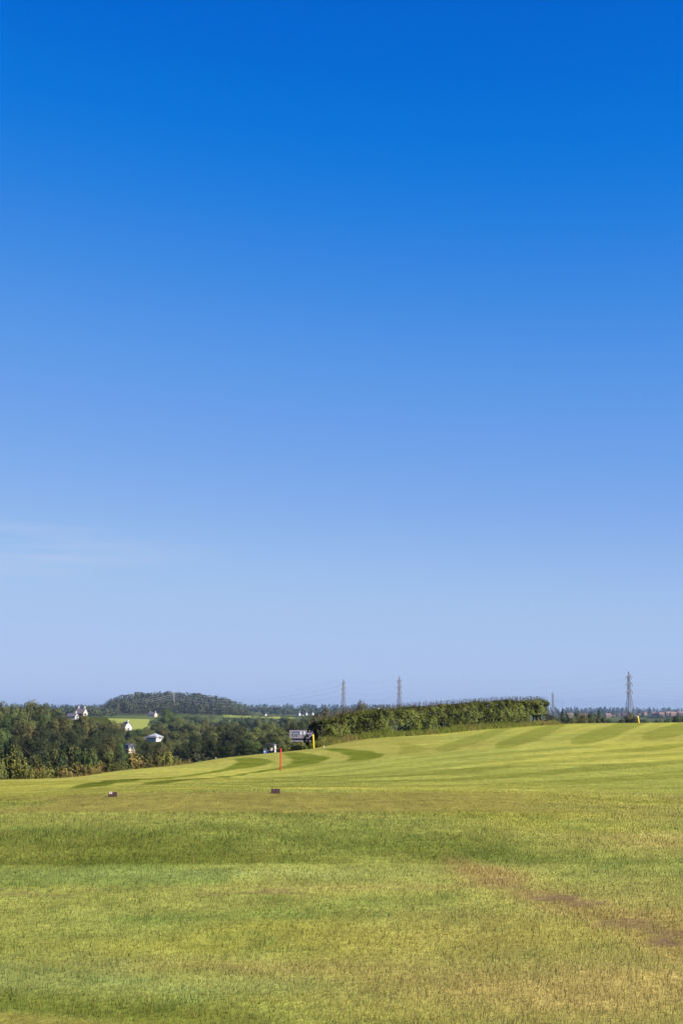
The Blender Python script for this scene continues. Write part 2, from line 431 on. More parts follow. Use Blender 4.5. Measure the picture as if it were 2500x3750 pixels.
def mix(a, b, t): return a * (1 - t[:, None]) + b * t[:, None]
def masks(x, y):
    xl = x
    n = fbm(x * 0.5, y * 0.5, 0, 4); n2 = fbm(x * 0.16 + 4, y * 0.16, 3, 3); n3 = fbm(x * 2.1, y * 2.1, 2, 3)
    edge = (n - 0.5) * 0.9
    tee_l = -5.3 - 0.25 * (np.abs(y - 24.6)) ** 1.7
    tee = sstep(22.05, 22.3, y + edge * 0.2) * (1 - sstep(27.4, 28.2, y + edge * 0.5)) * sstep(0, 0.7, x - tee_l) * (1 - sstep(2.6, 4.4, x + edge))
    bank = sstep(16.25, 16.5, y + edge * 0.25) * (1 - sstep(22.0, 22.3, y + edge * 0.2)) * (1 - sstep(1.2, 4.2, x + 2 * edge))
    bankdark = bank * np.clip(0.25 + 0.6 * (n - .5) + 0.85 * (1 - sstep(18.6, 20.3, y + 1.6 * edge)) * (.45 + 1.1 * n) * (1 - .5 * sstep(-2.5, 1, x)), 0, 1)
    # a trodden, dry strip on the right with bare red earth in it
    n4 = fbm(x * 6, y * 5, 1, 3)
    SX, SY = [1.2, 1.47, 1.9, 2.12, 2.3, 2.65, 3.6], [16.4, 15.3, 13.4, 12.6, 11.6, 10.85, 9.6]
    off = y - np.interp(x, SX, SY) + 2.0 * edge
    strip = np.exp(-(off / 1.25) ** 2) * sstep(1.0, 1.5, x)
    soil = np.zeros_like(x)
    for bx0, by0, rx, ry, st in ((1.55, 14.9, .18, .3, .35), (1.78, 14.2, .22, .25, .55), (1.92, 13.5, .26, .25, .85), (2.14, 13.05, .2, .2, .7), (2.28, 11.75, .28, .3, .6), (2.5, 11.15, .25, .2, .7), (2.85, 10.8, .55, .26, 1.0), (3.4, 10.3, .4, .2, .9)):
        q = ((x - bx0) / rx) ** 2 + ((y - by0) / ry) ** 2
        soil = np.maximum(soil, st * sstep(-.35, .55, 1 - q + (n3 - .5) * 2.4 + (n4 - .5) * 2.2))
    spk = (1 - sstep(0.3, 0.55, np.abs(y - 14.0 + edge))) * sstep(0.62, 0.74, fbm(x * 2.2, y * 4.5, 6, 3) + .1 * (n4 - .5)) * (1 - sstep(0.3, 1.0, x))
    soil = np.maximum(soil, 0.6 * spk)
    dry = np.clip(strip * 1.5 * sstep(0.2, 0.5, n3) + sstep(0.47, 0.66, n2 + 0.06 * np.clip(x, -3, 3) + .25 * (n - .5)) * 0.6 * sstep(-1.2, 1.2, x) * (1 - sstep(17, 21, y)), 0, 1)
    ridge = sstep(2.2, 5, x) * sstep(18, 22, y) * (1 - sstep(28, 30, y)) * 0.5
    dry = np.maximum(dry, ridge * sstep(.3, .6, n))
    near = sstep(0.44, 0.66, fbm(x * 0.42 + 9, y * 0.5, 4, 3) + .22 * (n3 - .5) + .12 * (n4 - .5)) * (1 - sstep(19, 23, y))
    tuft = sstep(0.60, 0.74, fbm(x * 3.1, y * 3.1, 7, 3)) * (1 - sstep(26, 30, y))
    def blob(x0, y0, rx, ry): return np.exp(-(((x - x0) / rx) ** 2 + ((y - y0 + edge) / ry) ** 2) * (1 - .0)) * (.55 + .9 * n3)
    dry = np.clip(dry * .7 + .8 * blob(2.0, 9.2, 1.5, .7) + .75 * blob(4.1, 18.2, 1.1, .9) + .7 * blob(1.6, 15.4, .45, .7) + .5 * blob(-.6, 9.9, 1.0, .35) + .45 * blob(.3, 14.4, 1.6, .4), 0, 1)
    near = np.clip(near + .9 * blob(.75, 12.2, .9, .7) + .5 * blob(-2, 19.8, 3, .8), 0, 1) * (1 - .5 * dry)
    pale = np.clip(.8 * sstep(8.5, 9.2, y + edge) * (1 - sstep(9.9, 11.0, y + edge)) + .55 * blob(-1, 15.6, 3.5, .6), 0, 1) * (1 - dry)
    low = 8.4 - (x + 2) * 0.43 + 0.35 * edge
    mown = (1 - sstep(-.05, .1, y - low)) * (1 - sstep(-.3, .2, x))
    fringe = np.exp(-((y - low - 0.35) / 0.35) ** 2) * (1 - sstep(-.8, .9, x))
    return dict(n=n, n2=n2, n3=n3, tee=tee, bank=bank, bankdark=bankdark, soil=soil, dry=dry, strip=strip, lush=near, pale=pale, tuft=tuft, n4=n4, mown=mown, fringe=fringe)

def turf_colour(x, y, M=None):
    M = M or masks(x, y)
    n, n2 = M['n'], M['n2']
    c = np.tile(C_FORE, (len(x), 1))
    c = mix(c, C_YEL, sstep(0.45, 0.65, n2) * 0.7)
    c = mix(c, C_LUSH, np.clip(M['lush'] * 0.6 + sstep(0.46, 0.7, n) * 0.4 + .35 * M['tuft'], 0, 1))
    c = mix(c, C_PALE, np.clip(M['pale'] * (.4 + .6 * M['n3']) * .75, 0, 1))
    c = mix(c, C_BANK, np.clip(M['fringe'] * 0.7, 0, 1))
    # fairway
    f = sstep(27.6, 30, y)
    fair = mix(np.tile(C_FAIR, (len(x), 1)), C_YEL, sstep(.4, .65, fbm(x * 0.12, y * 0.06, 5, 3)) * 0.55)
    fair = mix(fair, C_LUSH, sstep(.5, .7, fbm(x * 0.08 + 3, y * 0.05, 2, 3)) * 0.35)
    fair = mix(fair, C_TEE, sstep(.52, .7, fbm(x * 0.06 + 3, y * 0.035, 7, 3)) * 0.45)
    fair = mix(fair, C_FAIRD, stripe_mask(x, y))
    c = mix(c, fair, f)
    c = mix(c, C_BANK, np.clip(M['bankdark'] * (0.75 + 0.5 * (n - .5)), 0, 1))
    c = mix(c, C_DRY, M['dry'] * 0.8)
    c = mix(c, A(156, 126, 80), np.clip(M['strip'] * (.2 + 1.1 * M['n4']), 0, 1) * .62)
    c = mix(c, C_TEE, M['tee'] * 0.9)
    c = mix(c, C_TEE, M['mown'] * 0.75)
    c = c * (1 + .30 * (M['n3'] - .5) + .22 * (M['n4'] - .5))[:, None]
    c = mix(c, C_SOIL, M['soil'])
    # valley pasture and the bright far fields
    v = sstep(150, 260, y)
    val = mix(np.tile(C_VAL, (len(x), 1)), C_LUSH * .6, sstep(.45, .65, fbm(x * .01, y * .01, 1, 2)) * .6)
    u = x / np.maximum(y, 6)
    fld = (sstep(1040, 1080, y) * (1 - sstep(1480, 1500, y)) * sstep(-.174, -.172, u) * (1 - sstep(-.134, -.1325, u)))
    fld = np.maximum(fld, sstep(1850, 1870, y) * (1 - sstep(2300, 2320, y)) * sstep(-.083, -.081, u) * (1 - sstep(-.034, -.032, u)))
    val = mix(val, C_FIELD, fld)
    return mix(c, val, v * (1 - sstep(.06, .16, u) * (1 - sstep(230, 300, y))))

ys = np.concatenate([[-400, -150, -50, -15, -4, 0, 3], np.geomspace(5, 300, 430), np.geomspace(304, 9500, 190)])
sc_ = np.concatenate([np.linspace(-.45, -.27, 40)[:-1], np.linspace(-.27, .27, 330), np.linspace(.27, .45, 40)[1:]])
W = np.maximum(ys, 6.0)
X = W[:, None] * sc_[None, :]
ko = np.array([4, 15, 60, 250, 1000, 3000, 8000.0])
X = np.concatenate([X[:, :1] - ko[None, ::-1], X, X[:, -1:] + ko[None, :]], axis=1)
Y = np.repeat(ys[:, None], X.shape[1], axis=1)
gx, gy = X.ravel(), Y.ravel()
gz = terrain(gx, gy)
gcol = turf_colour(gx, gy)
nr, nc = X.shape
idx = np.arange(nr * nc).reshape(nr, nc)
quads = np.stack([idx[:-1, :-1], idx[:-1, 1:], idx[1:, 1:], idx[1:, :-1]], -1).reshape(-1, 4)
TURF = mat_ground()
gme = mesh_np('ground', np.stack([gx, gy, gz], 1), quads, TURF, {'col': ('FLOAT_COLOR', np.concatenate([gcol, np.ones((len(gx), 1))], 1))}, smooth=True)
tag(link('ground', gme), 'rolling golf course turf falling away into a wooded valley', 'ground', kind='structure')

# ------------------------------------------------------------------ grass blades
def blades(name, n_seg, x, y, h, wd, col, lean=0.55, rng=RNG):
    n = len(x)
    z = terrain(x, y)
    a = rng.uniform(0, 2 * np.pi, n); la = rng.uniform(0, 2 * np.pi, n); ll = h * lean * rng.random(n)
    cx, cy = np.cos(a) * wd, np.sin(a) * wd
    lx, ly = np.cos(la) * ll, np.sin(la) * ll
    v = np.empty((n, 3, 3))
    v[:, 0] = np.stack([x - cx, y - cy, z - 0.006], 1); v[:, 1] = np.stack([x + cx, y + cy, z - 0.006], 1)
    v[:, 2] = np.stack([x + lx, y + ly, z + h], 1)
    c = np.repeat(np.concatenate([col, np.ones((n, 1))], 1)[:, None, :], 3, 1)
    return mesh_np(name, v.reshape(-1, 3), np.arange(3 * n).reshape(-1, 3), GRASS, {'col': ('FLOAT_COLOR', c)})

N0 = 1120000
t = RNG.random(N0)
d0, d1 = 5.2, 50.0
dd = (math.sqrt(d0) + t * (math.sqrt(d1) - math.sqrt(d0))) ** 2
bx = RNG.uniform(-.31, .31, N0) * dd; by = dd
outer = RNG.random(N0) < .24                      # a thinner sward carries on to both sides
bx = np.where(outer, np.where(RNG.random(N0) < .5, -1, 1) * (.31 * dd + 4.5 * RNG.random(N0) ** 1.3), bx)
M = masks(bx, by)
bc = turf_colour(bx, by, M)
short = np.clip(M['tee'] + M['mown'] + sstep(27.6, 29, by), 0, 1)
longer = RNG.random(N0) < (.14 + .22 * M['tuft'] + .14 * M['dry'])
h = np.where(longer, .020 + .030 * RNG.random(N0), .006 + .014 * RNG.random(N0)) * (0.7 + 0.6 * M['n3']) * (1 + 0.3 * M['bank'] + 0.25 * M['dry']) * (1 - 0.55 * short) * (1 - 0.5 * np.clip(M['soil'], 0, 1))
wd = 0.0015 * (np.maximum(by, 6) / 7) ** 0.8 * RNG.uniform(.7, 1.5, N0)
keep = RNG.random(N0) > M['soil'] * 0.7
bright = RNG.normal(1.0, 0.11, N0).clip(.55, 1.5)[:, None]
straw = (RNG.random(N0) < 0.05 + 0.40 * M['dry'])[:, None]
bc = np.where(straw, C_DRY * 1.2, bc) * bright * np.where(longer, 1.22, .97)[:, None]
bc[:, 1] *= RNG.normal(1, .05, N0); bc[:, 2] *= RNG.normal(1, .12, N0).clip(.5, 1.5)
gm = blades('grass', 1, bx[keep], by[keep], h[keep], wd[keep], bc[keep])
tag(link('grass', gm), 'short green and straw coloured grass across the foreground', 'grass', kind='stuff')

# ------------------------------------------------------------------ foliage makers
def leaf_quads(c, nrm, size, rng, jitter=0.9):
    n = len(c)
    nn = nrm + rng.normal(0, jitter * 0.5, (n, 3)); nn /= np.linalg.norm(nn, axis=1)[:, None] + 1e-9
    r = rng.normal(0, 1, (n, 3)); a = np.cross(nn, r); a /= np.linalg.norm(a, axis=1)[:, None] + 1e-9
    b = np.cross(nn, a)
    s = (size * rng.uniform(.6, 1.35, n))[:, None]
    v = np.stack([c - a * s, c - b * s * .62, c + a * s, c + b * s * .62], 1).reshape(-1, 3)
    return v
def foliage_mesh(name, c, nrm, size, rng, mat=LEAF, clump=None):
    v = leaf_quads(c, nrm, size, rng)
    n = len(c)
    base = clump if clump is not None else np.full(n, .5)
    r1_ = np.repeat(np.clip(base + rng.normal(0, .12, n), 0, 1), 4); r2_ = np.repeat(rng.random(n), 4)
    return mesh_np(name, v, np.arange(4 * n).reshape(-1, 4), mat, {'rnd': ('FLOAT', r1_), 'rnd2': ('FLOAT', r2_), 'nrm': ('FLOAT_VECTOR', np.repeat(nrm, 4, 0))})

def blobs_to_leaves(bl, n, rng, fill=0.35):
    """bl: list of (centre, radii); leaves on the shells with some inside; drops those deep in other blobs"""
    C = np.array([b[0] for b in bl]); Rr = np.array([b[1] for b in bl])
    area = (Rr[:, 0] * Rr[:, 1] + Rr[:, 0] * Rr[:, 2] + Rr[:, 1] * Rr[:, 2])
    k = rng.choice(len(bl), n, p=area / area.sum())
    d = rng.normal(0, 1, (n, 3)); d /= np.linalg.norm(d, axis=1)[:, None]
    rad = 1 - np.abs(rng.normal(0, fill * 0.5, n)).clip(0, .9)
    rough = 1 + 0.16 * np.sin(7 * d[:, 0] + 3 * k) * np.sin(6 * d[:, 1] + k) + rng.normal(0, .05, n)
    p = C[k] + d * Rr[k] * (rad * rough)[:, None]
    inner = np.zeros(n, bool)
    for j in range(len(bl)):
        q = np.linalg.norm((p - C[j]) / Rr[j], axis=1)
        inner |= (q < 0.72) & (k != j)
    keep_ = ~inner | (rng.random(n) < .12)
    cl = np.random.default_rng(11).random(len(bl))
    return p[keep_], d[keep_], (0.25 + 0.5 * cl[k])[keep_]

BARK = mat_plain('bark', (0.075, 0.06, 0.045), 0.9, 0.3, 8, bump=0.4)
def trunk_mesh(name, rng, h=0.5, r=0.03, limbs=5, lh=0.35):
    mb = MB()
    mb.tube([(0, 0, -0.03), (0.01, 0, h * .4), (-.01, .01, h * .8), (0, 0, h * 1.25)], [r * 1.35, r, r * .75, r * .35], 8)
    for k in range(limbs):
        a = 2 * math.pi * k / limbs + rng.uniform(-.4, .4); z0 = h * rng.uniform(.45, 1.0); L_ = lh * rng.uniform(.6, 1.1)
        c, s = math.cos(a), math.sin(a)
        mb.tube([(0, 0, z0), (c * L_ * .5, s * L_ * .5, z0 + L_ * .35), (c * L_, s * L_, z0 + L_ * .8)], [r * .5, r * .33, r * .12], 5)
    return mb.mesh(name, BARK, True)

def broadleaf(seed, n=5200):
    """unit tree: height 1, crown about 0.8 wide"""
    rng = np.random.default_rng(seed)
    bl = [((0, 0, .60), (.22, .22, .26))]
    for k in range(15):
        a = rng.uniform(0, 2 * np.pi); e = rng.uniform(-.6, 1.0); rr = .28 * math.cos(e * 1.25)
        s = rng.uniform(.10, .18)
        bl.append(((rr * math.cos(a), rr * math.sin(a), .60 + .29 * math.sin(e * 1.3)), (s, s, s * rng.uniform(.75, 1.05))))
    c, d, cl = blobs_to_leaves(bl, n, rng)
    c[:, 2] += max(0, 1 - c[:, 2].max())
    q = c - np.array([0, 0, .52]); q /= np.linalg.norm(q, axis=1)[:, None] + 1e-6
    d = d * .55 + q * .75; d /= np.linalg.norm(d, axis=1)[:, None]
    cl = .5 + (cl - .5) * .5
    return foliage_mesh('crown', c, d, 0.0175, rng, clump=cl), trunk_mesh('trunk', rng, .42, .028, 6, .3)
def conifer(seed, n=1500):
    rng = np.random.default_rng(seed)
    z = rng.random(n) ** 1.25
    tier = 0.78 + 0.22 * np.cos(z * 2 * np.pi * 11)
    rad = (.23 * (1 - z) ** .85 + .012) * tier * np.sqrt(rng.uniform(.25, 1, n)) * (1 + .2 * np.sin(rng.uniform(0, 6.3, n)))
    a = rng.uniform(0, 2 * np.pi, n)
    c = np.stack([rad * np.cos(a), rad * np.sin(a), .08 + .92 * z], 1)
    d = np.stack([np.cos(a), np.sin(a), np.full(n, .5)], 1)
    return foliage_mesh('crown', c, d, 0.017, rng, clump=rng.uniform(.3, .6, n)), trunk_mesh('trunk', rng, .75, .018, 4, .12)
def bush(seed, n=1700, spiky=False):
    rng = np.random.default_rng(seed)
    bl = [((0, 0, .42), (.34, .34, .40))]
    for k in range(12):
        a = rng.uniform(0, 2 * np.pi); rr = rng.uniform(.15, .38); s = rng.uniform(.13, .22)
        bl.append(((rr * math.cos(a), rr * math.sin(a), rng.uniform(.16, .8 - rr * .6)), (s, s, s * (1.25 if spiky else .9))))
    c, d, cl = blobs_to_leaves(bl, n, rng, .5)
    if spiky:
        m = rng.choice(len(c), n // 5); e = c[m].copy(); up = rng.random(len(m)) ** 2 * .22; e[:, 2] += up
        c = np.concatenate([c, e]); d = np.concatenate([d, d[m]]); cl = np.concatenate([cl, np.full(len(m), .85)])
    c[:, 2] = np.maximum(c[:, 2], .0)
    c[:, 2] /= c[:, 2].max()
    return foliage_mesh('crown', c, d, 0.034, rng, clump=cl), trunk_mesh('stem', rng, .3, .025, 7, .3)

BROAD = [broadleaf(s) for s in (21, 22, 23, 24, 25, 26)]
CONI = [conifer(s) for s in (31, 32)]
BUSH = [bush(s) for s in (41, 42, 43)]
BUSHS = [bush(s, spiky=True) for s in (45, 46, 47)]
KINDSET = {'tree': (BROAD, 'broadleaf_tree', 'tree', 'trunk'), 'fir': (CONI, 'conifer_tree', 'tree', 'trunk'),
           'bush': (BUSH, 'bush', 'bush', 'stem'), 'scrub': (BUSHS, 'scrub_bush', 'bush', 'stem')}
CW = {'tree': .80, 'fir': .46, 'bush': .95, 'scrub': .95}
_cnt = 0
def plant(kind, px, top, d, wpx, col, label, group=None):
    """a plant d metres ahead on bearing px whose top reaches pixel row top and whose crown is wpx wide"""
    global _cnt
    ms, nm, cat, tn = KINDSET[kind]
    cr, tr = ms[_cnt % len(ms)]; _cnt += 1
    p = at(px, top, d)
    z = tz(p.x, p.y)
    h_ = p.z - z; wd_ = wpx / 5208 * d / CW[kind]
    r = random.Random(_cnt)
    o = empty(nm, (p.x, p.y, z - 0.02 * h_), r.uniform(0, 6.28), (wd_, wd_, h_ * 1.02))
    c = link('crown', cr, o); link(tn, tr, o)
    f = r.uniform(.82, 1.2)
    c.color = (*[v * f for v in col], 1)
    tag(o, label, cat, group)
    return o

OLV, DRK, BRN, GRN, TAN, YEL, BLU = (.068, .074, .022), (.029, .034, .012), (.066, .060, .021), (.054, .076, .021), (.145, .108, .034), (.112, .110, .025), (.042, .053, .026)

# ------------------------------------------------------------------ valley trees, left to right, far to near
G1, G2, G3, G4, G5, G6 = 'trees on the far left slope', 'dark trees in the left of the valley', 'low shrubs below the dark trees', 'olive and tan scrub along the field edge', 'trees in the middle of the valley', 'small trees beyond the right crest'
L1 = 'olive green tree massed on the slope at the far left'
L2 = 'dark round tree in the shady wood at the left'
L3 = 'low grey green shrub at the foot of the dark left wood'
L4 = 'tan tipped olive scrub bush along the lower left field edge'
L5 = 'grey green broadleaf tree in the crowded middle of the valley'
for px, top, d, wp, c, lb in [
    (15, 2566, 560, 95, OLV, L1), (62, 2580, 540, 80, OLV, L1), (105, 2561, 570, 105, OLV, 'tallest domed tree on the skyline at the far left'),
    (152, 2572, 560, 85, OLV, 'domed tree at the right end of the far left skyline'), (192, 2592, 560, 80, OLV, L1), (-30, 2575, 560, 110, OLV, L1),
    (30, 2612, 500, 100, GRN, L1), (88, 2614, 490, 100, OLV, L1), (142, 2612, 500, 100, GRN, L1), (218, 2606, 540, 80, BLU, L1), (185, 2632, 480, 90, OLV, L1),
    (245, 2628, 520, 70, OLV, L1)]:
    plant('tree', px, top, d, wp, c, lb, G1)
for px, top, d, wp, c, lb in [
    (40, 2655, 420, 110, DRK, L2), (100, 2645, 420, 120, BRN, L2), (165, 2656, 410, 95, DRK, L2), (215, 2628, 440, 115, BRN, 'brownish dark tree below the white house cluster'),
    (268, 2642, 420, 95, DRK, L2), (312, 2618, 450, 105, BRN, 'brown green tree just right of the white house cluster'), (385, 2652, 430, 125, DRK, L2),
    (350, 2668, 400, 95, DRK, L2), (0, 2668, 400, 100, GRN, L2), (65, 2692, 350, 95, DRK, L2), (135, 2694, 350, 105, DRK, L2), (205, 2690, 360, 100, DRK, L2),
    (275, 2688, 350, 105, DRK, L2), (335, 2700, 340, 90, DRK, L2), (-40, 2640, 430, 120, DRK, L2), (400, 2695, 350, 90, BRN, L2)]:
    plant('tree', px, top, d, wp, c, lb, G2)
for px, top, d, wp, c in [(62, 2708, 230, 80, OLV), (110, 2748, 200, 80, OLV), (150, 2742, 210, 80, BLU), (192, 2724, 230, 75, OLV), (250, 2716, 240, 95, OLV), (300, 2738, 210, 75, GRN),
                          (342, 2726, 230, 60, OLV), (392, 2730, 230, 90, OLV), (10, 2722, 230, 90, DRK), (225, 2752, 190, 70, BLU), (345, 2756, 190, 70, GRN), (440, 2745, 200, 70, BLU)]:
    plant('bush', px, top, d, wp, c, L3, G3)
for px, top, d, wp, c, lb in [
    (-45, 2748, 100, 100, YEL, L4), (38, 2742, 104, 110, YEL, 'largest yellow green bush at the lower left field edge'), (5, 2762, 96, 60, OLV, L4), (95, 2780, 100, 70, YEL, L4), (135, 2790, 104, 60, TAN, L4),
    (180, 2788, 108, 70, YEL, L4), (228, 2794, 108, 66, TAN, L4), (282, 2782, 112, 72, TAN, L4), (328, 2788, 112, 60, YEL, L4), (372, 2776, 116, 70, TAN, L4), (412, 2772, 116, 60, OLV, L4),
    (455, 2768, 120, 70, OLV, L4), (500, 2742, 124, 90, TAN, 'tan and olive bush left of the big clump by the field edge'), (562, 2746, 126, 90, BRN, L4),
    (612, 2744, 128, 85, YEL, 'straw tipped bush at the right end of the scrub row'), (640, 2764, 128, 50, YEL, L4), (345, 2800, 100, 70, TAN, L4), (150, 2812, 96, 60, YEL, L4), (250, 2812, 98, 60, TAN, L4), (430, 2795, 108, 60, BRN, L4), (530, 2780, 116, 70, BRN, L4)]:
    plant('scrub', px, top, d, wp, c, lb, G4)
for px, top, d, wp, c, lb in [
    (420, 2640, 640, 85, BRN, 'brownish tree left of the mauve roofed white house'), (500, 2668, 640, 75, GRN, L5), (532, 2662, 660, 75, OLV, L5), (500, 2694, 560, 85, OLV, L5),
    (622, 2598, 900, 105, GRN, 'broad green tree standing in front of the leftmost pylon'), (585, 2640, 800, 75, OLV, L5), (652, 2630, 820, 90, OLV, L5),
    (602, 2665, 680, 80, BRN, L5), (650, 2676, 560, 95, OLV, L5), (705, 2645, 700, 100, OLV, L5), (755, 2640, 720, 90, BRN, L5), (765, 2672, 480, 90, OLV, L5),
    (625, 2712, 420, 90, OLV, L5), (690, 2712, 330, 110, DRK, L5), (735, 2690, 380, 100, DRK, L5), (430, 2715, 380, 85, GRN, L5), (540, 2722, 340, 80, DRK, L5), (485, 2762, 300, 60, DRK, L5), (590, 2722, 340, 70, BRN, L5),
    (800, 2652, 450, 120, OLV, 'big dark domed tree above the first mown crescents'), (862, 2654, 450, 125, DRK, L5), (922, 2660, 450, 105, OLV, L5), (975, 2652, 470, 115, OLV, L5), (1022, 2662, 450, 95, OLV, L5),
    (1062, 2628, 620, 85, OLV, L5), (1100, 2636, 560, 85, DRK, L5), (1132, 2620, 600, 75, OLV, 'olive tree directly above the left end of the hedge'), (1085, 2650, 480, 75, DRK, 'dark tree standing over the grey roofed building'),
    (780, 2706, 300, 85, DRK, L5), (832, 2712, 290, 90, DRK, L5), (882, 2704, 300, 90, DRK, L5), (920, 2706, 290, 75, GRN, 'lighter green tree left of the golf buggy'), (962, 2700, 320, 90, DRK, 'dark tree behind the golf buggy'),
    (1012, 2694, 340, 90, OLV, L5), (1044, 2698, 340, 75, OLV, L5), (680, 2640, 1000, 70, BLU, L5), (720, 2622, 1300, 60, BLU, L5), (800, 2636, 900, 80, BLU, L5), (850, 2640, 850, 80, OLV, L5), (900, 2628, 1100, 70, BLU, L5), (950, 2634, 900, 70, OLV, L5), (1000, 2640, 800, 70, OLV, L5), (1040, 2618, 1200, 40, BLU, L5)]:
    plant('tree', px, top, d, wp, c, lb, G5)
for px, top, d, wp, c in [(440, 2668, 800, 60, OLV), (460, 2668, 820, 46, BRN), (482, 2672, 780, 40, OLV), (488, 2678, 700, 60, GRN), (246, 2634, 620, 60, OLV), (288, 2633, 620, 70, BRN), (330, 2614, 660, 60, OLV), (545, 2724, 460, 60, BRN), (600, 2714, 480, 60, OLV),
                          (612, 2698, 520, 50, OLV), (452, 2752, 310, 45, GRN), (500, 2738, 320, 60, DRK), (345, 2638, 700, 75, OLV), (378, 2646, 620, 85, BRN), (405, 2662, 600, 75, DRK), (430, 2690, 500, 80, OLV), (362, 2688, 470, 85, BRN), (470, 2704, 480, 70, OLV), (545, 2682, 640, 60, BRN), (515, 2700, 560, 60, OLV)]:
    plant('tree', px, top, d, wp, c, L5, G5)
GB = 'brush between the buggy and the hedge'
for px, top, d, wp, c in [(1040, 2726, 150, 50, YEL), (1072, 2716, 155, 60, OLV), (1105, 2714, 160, 60, YEL), (1135, 2712, 160, 50, OLV), (1090, 2724, 145, 50, YEL)]:
    plant('scrub', px, top, d, wp, c, 'yellow green bush between the golf buggy and the hedge', GB)
GH = 'brown trees behind the hedge'
for px, top, d, wp, c, lb in [(1190, 2592, 420, 70, BRN, 'rounded brown tree behind the hedge, left of a pylon'), (1322, 2562, 520, 48, BRN, 'tall pointed brown tree rising behind the hedge between two pylons'),
                              (1240, 2610, 360, 70, TAN, 'rust tinted tree crown just above the hedge top'), (1290, 2608, 360, 70, TAN, 'rust tinted tree crown just above the hedge top'), (1345, 2604, 360, 60, BRN, 'rust tinted tree crown just above the hedge top'), (1385, 2606, 360, 50, OLV, 'rust tinted tree crown just above the hedge top'), (1160, 2612, 380, 60, OLV, 'rust tinted tree crown just above the hedge top')]:
    plant('tree', px, top, d, wp, c, lb, GH)
L6 = 'small dark tree in the row beyond the right crest'
for kind, px, top, d, wp, c, lb in [
    ('tree', 2036, 2618, 380, 50, BLU, L6), ('fir', 2058, 2596, 400, 52, BLU, 'slim pointed conifer just right of the hedge end'), ('tree', 2088, 2612, 380, 48, OLV, L6), ('tree', 2120, 2608, 380, 40, BRN, L6),
    ('tree', 2158, 2608, 390, 46, OLV, 'rounded tree left of the pointed conifer beyond the crest'), ('fir', 2192, 2600, 390, 56, BLU, 'pointed conifer standing midway between the hedge and the right pylon'), ('tree', 2215, 2622, 380, 30, BLU, L6),
    ('tree', 2302, 2612, 360, 34, BRN, 'slim brownish tree at the foot of the tallest pylon'), ('bush', 2270, 2632, 340, 50, DRK, L6), ('bush', 2240, 2634, 340, 50, DRK, L6), ('tree', 2325, 2624, 350, 40, DRK, L6), ('bush', 2362, 2630, 340, 50, GRN, L6), ('bush', 2402, 2630, 340, 60, DRK, L6),
    ('bush', 2445, 2628, 340, 50, GRN, L6), ('tree', 2486, 2618, 350, 60, DRK, 'dark rounded tree at the right edge of the photo'), ('tree', 2530, 2620, 350, 60, DRK, L6), ('bush', 2010, 2626, 320, 40, BLU, L6), ('bush', 2180, 2630, 340, 50, OLV, L6), ('bush', 2140, 2632, 340, 50, OLV, L6)]:
    plant(kind, px, top, d, wp * (1.75 if kind == 'tree' else 1.2), c, lb, G6)

ORD = 'first second third fourth fifth sixth seventh eighth ninth tenth eleventh twelfth thirteenth fourteenth fifteenth sixteenth seventeenth eighteenth nineteenth twentieth'.split()
ORD += ['twenty-' + o for o in ORD[:9]] + ['thirtieth'] + ['thirty-' + o for o in ORD[:9]]
def number(objs, text):
    """objects that share a text are told apart by their order from the left"""
    objs = sorted(objs, key=lambda q: q.location.x / q.location.y)
    for i, q in enumerate(objs): q['label'] = ORD[i] + ' from the left of the ' + text
def having(lb): return [q for q in COL.objects if q.get('label') == lb]
number([q for q in having(L5) if q.location.y < 400], 'dark trees just beyond the fairway crest')
number([q for q in having(L5) if 400 <= q.location.y < 620], 'grey green trees filling the valley floor')
number([q for q in having(L5) if q.location.y >= 620], 'small hazy trees below the wooded hill')
number([q for q in having(L2) if q.location.y < 395], 'shadowed trees low in the dark left wood')
number([q for q in having(L2)], 'round crowned trees topping the dark left wood')
number(having(L1), 'olive trees on the far left slope')
number(having(L3), 'low grey green shrubs below the dark left wood')
number(having(L4), 'tan tipped scrub bushes along the lower left field edge')
number(having(L6), 'small dark trees beyond the right crest')
number(having('rust tinted tree crown just above the hedge top'), 'rust tinted crowns above the hedge top')
number(having('yellow green bush between the golf buggy and the hedge'), 'yellow green bushes between golf buggy and hedge')

# ------------------------------------------------------------------ far woods that read as one mass
def wood(name, xs, ys_, hs, ws, col, n_leaf, label, shape='round', seed=5, leaf=.085):
    rng = np.random.default_rng(seed)
    n = len(xs); z = terrain(xs, ys_)
    zz = rng.random((n, n_leaf)); a = rng.uniform(0, 6.283, (n, n_leaf))
    if shape == 'round':
        e = np.arccos(1 - 1.75 * zz); rr = np.sin(e) * .5 * (1 + .22 * rng.normal(0, 1, (n, n_leaf))); hz = .52 + .46 * np.cos(e)
    else:
        hz = .08 + .92 * zz; rr = (.3 * (1 - zz) + .03) * np.sqrt(rng.uniform(.3, 1, (n, n_leaf)))
    c = np.stack([xs[:, None] + rr * np.cos(a) * ws[:, None], ys_[:, None] + rr * np.sin(a) * ws[:, None], z[:, None] + hz * hs[:, None]], -1).reshape(-1, 3)
    d = np.stack([np.cos(a) * rr * 2, np.sin(a) * rr * 2, (hz - .4)], -1).reshape(-1, 3)
    sz = np.repeat(leaf * hs, n_leaf)
    me = foliage_mesh(name, c, d, sz, rng, clump=np.repeat(rng.uniform(.2, .8, n), n_leaf))
    o = link(name, me); o.color = (*col, 1)
    return tag(o, label, 'wood', kind='stuff')
rng = np.random.default_rng(9)
n = 1000
hy = HILL.y - 700 + 850 * rng.random(n); hx = hy * rng.uniform(-.167, -.064, n)
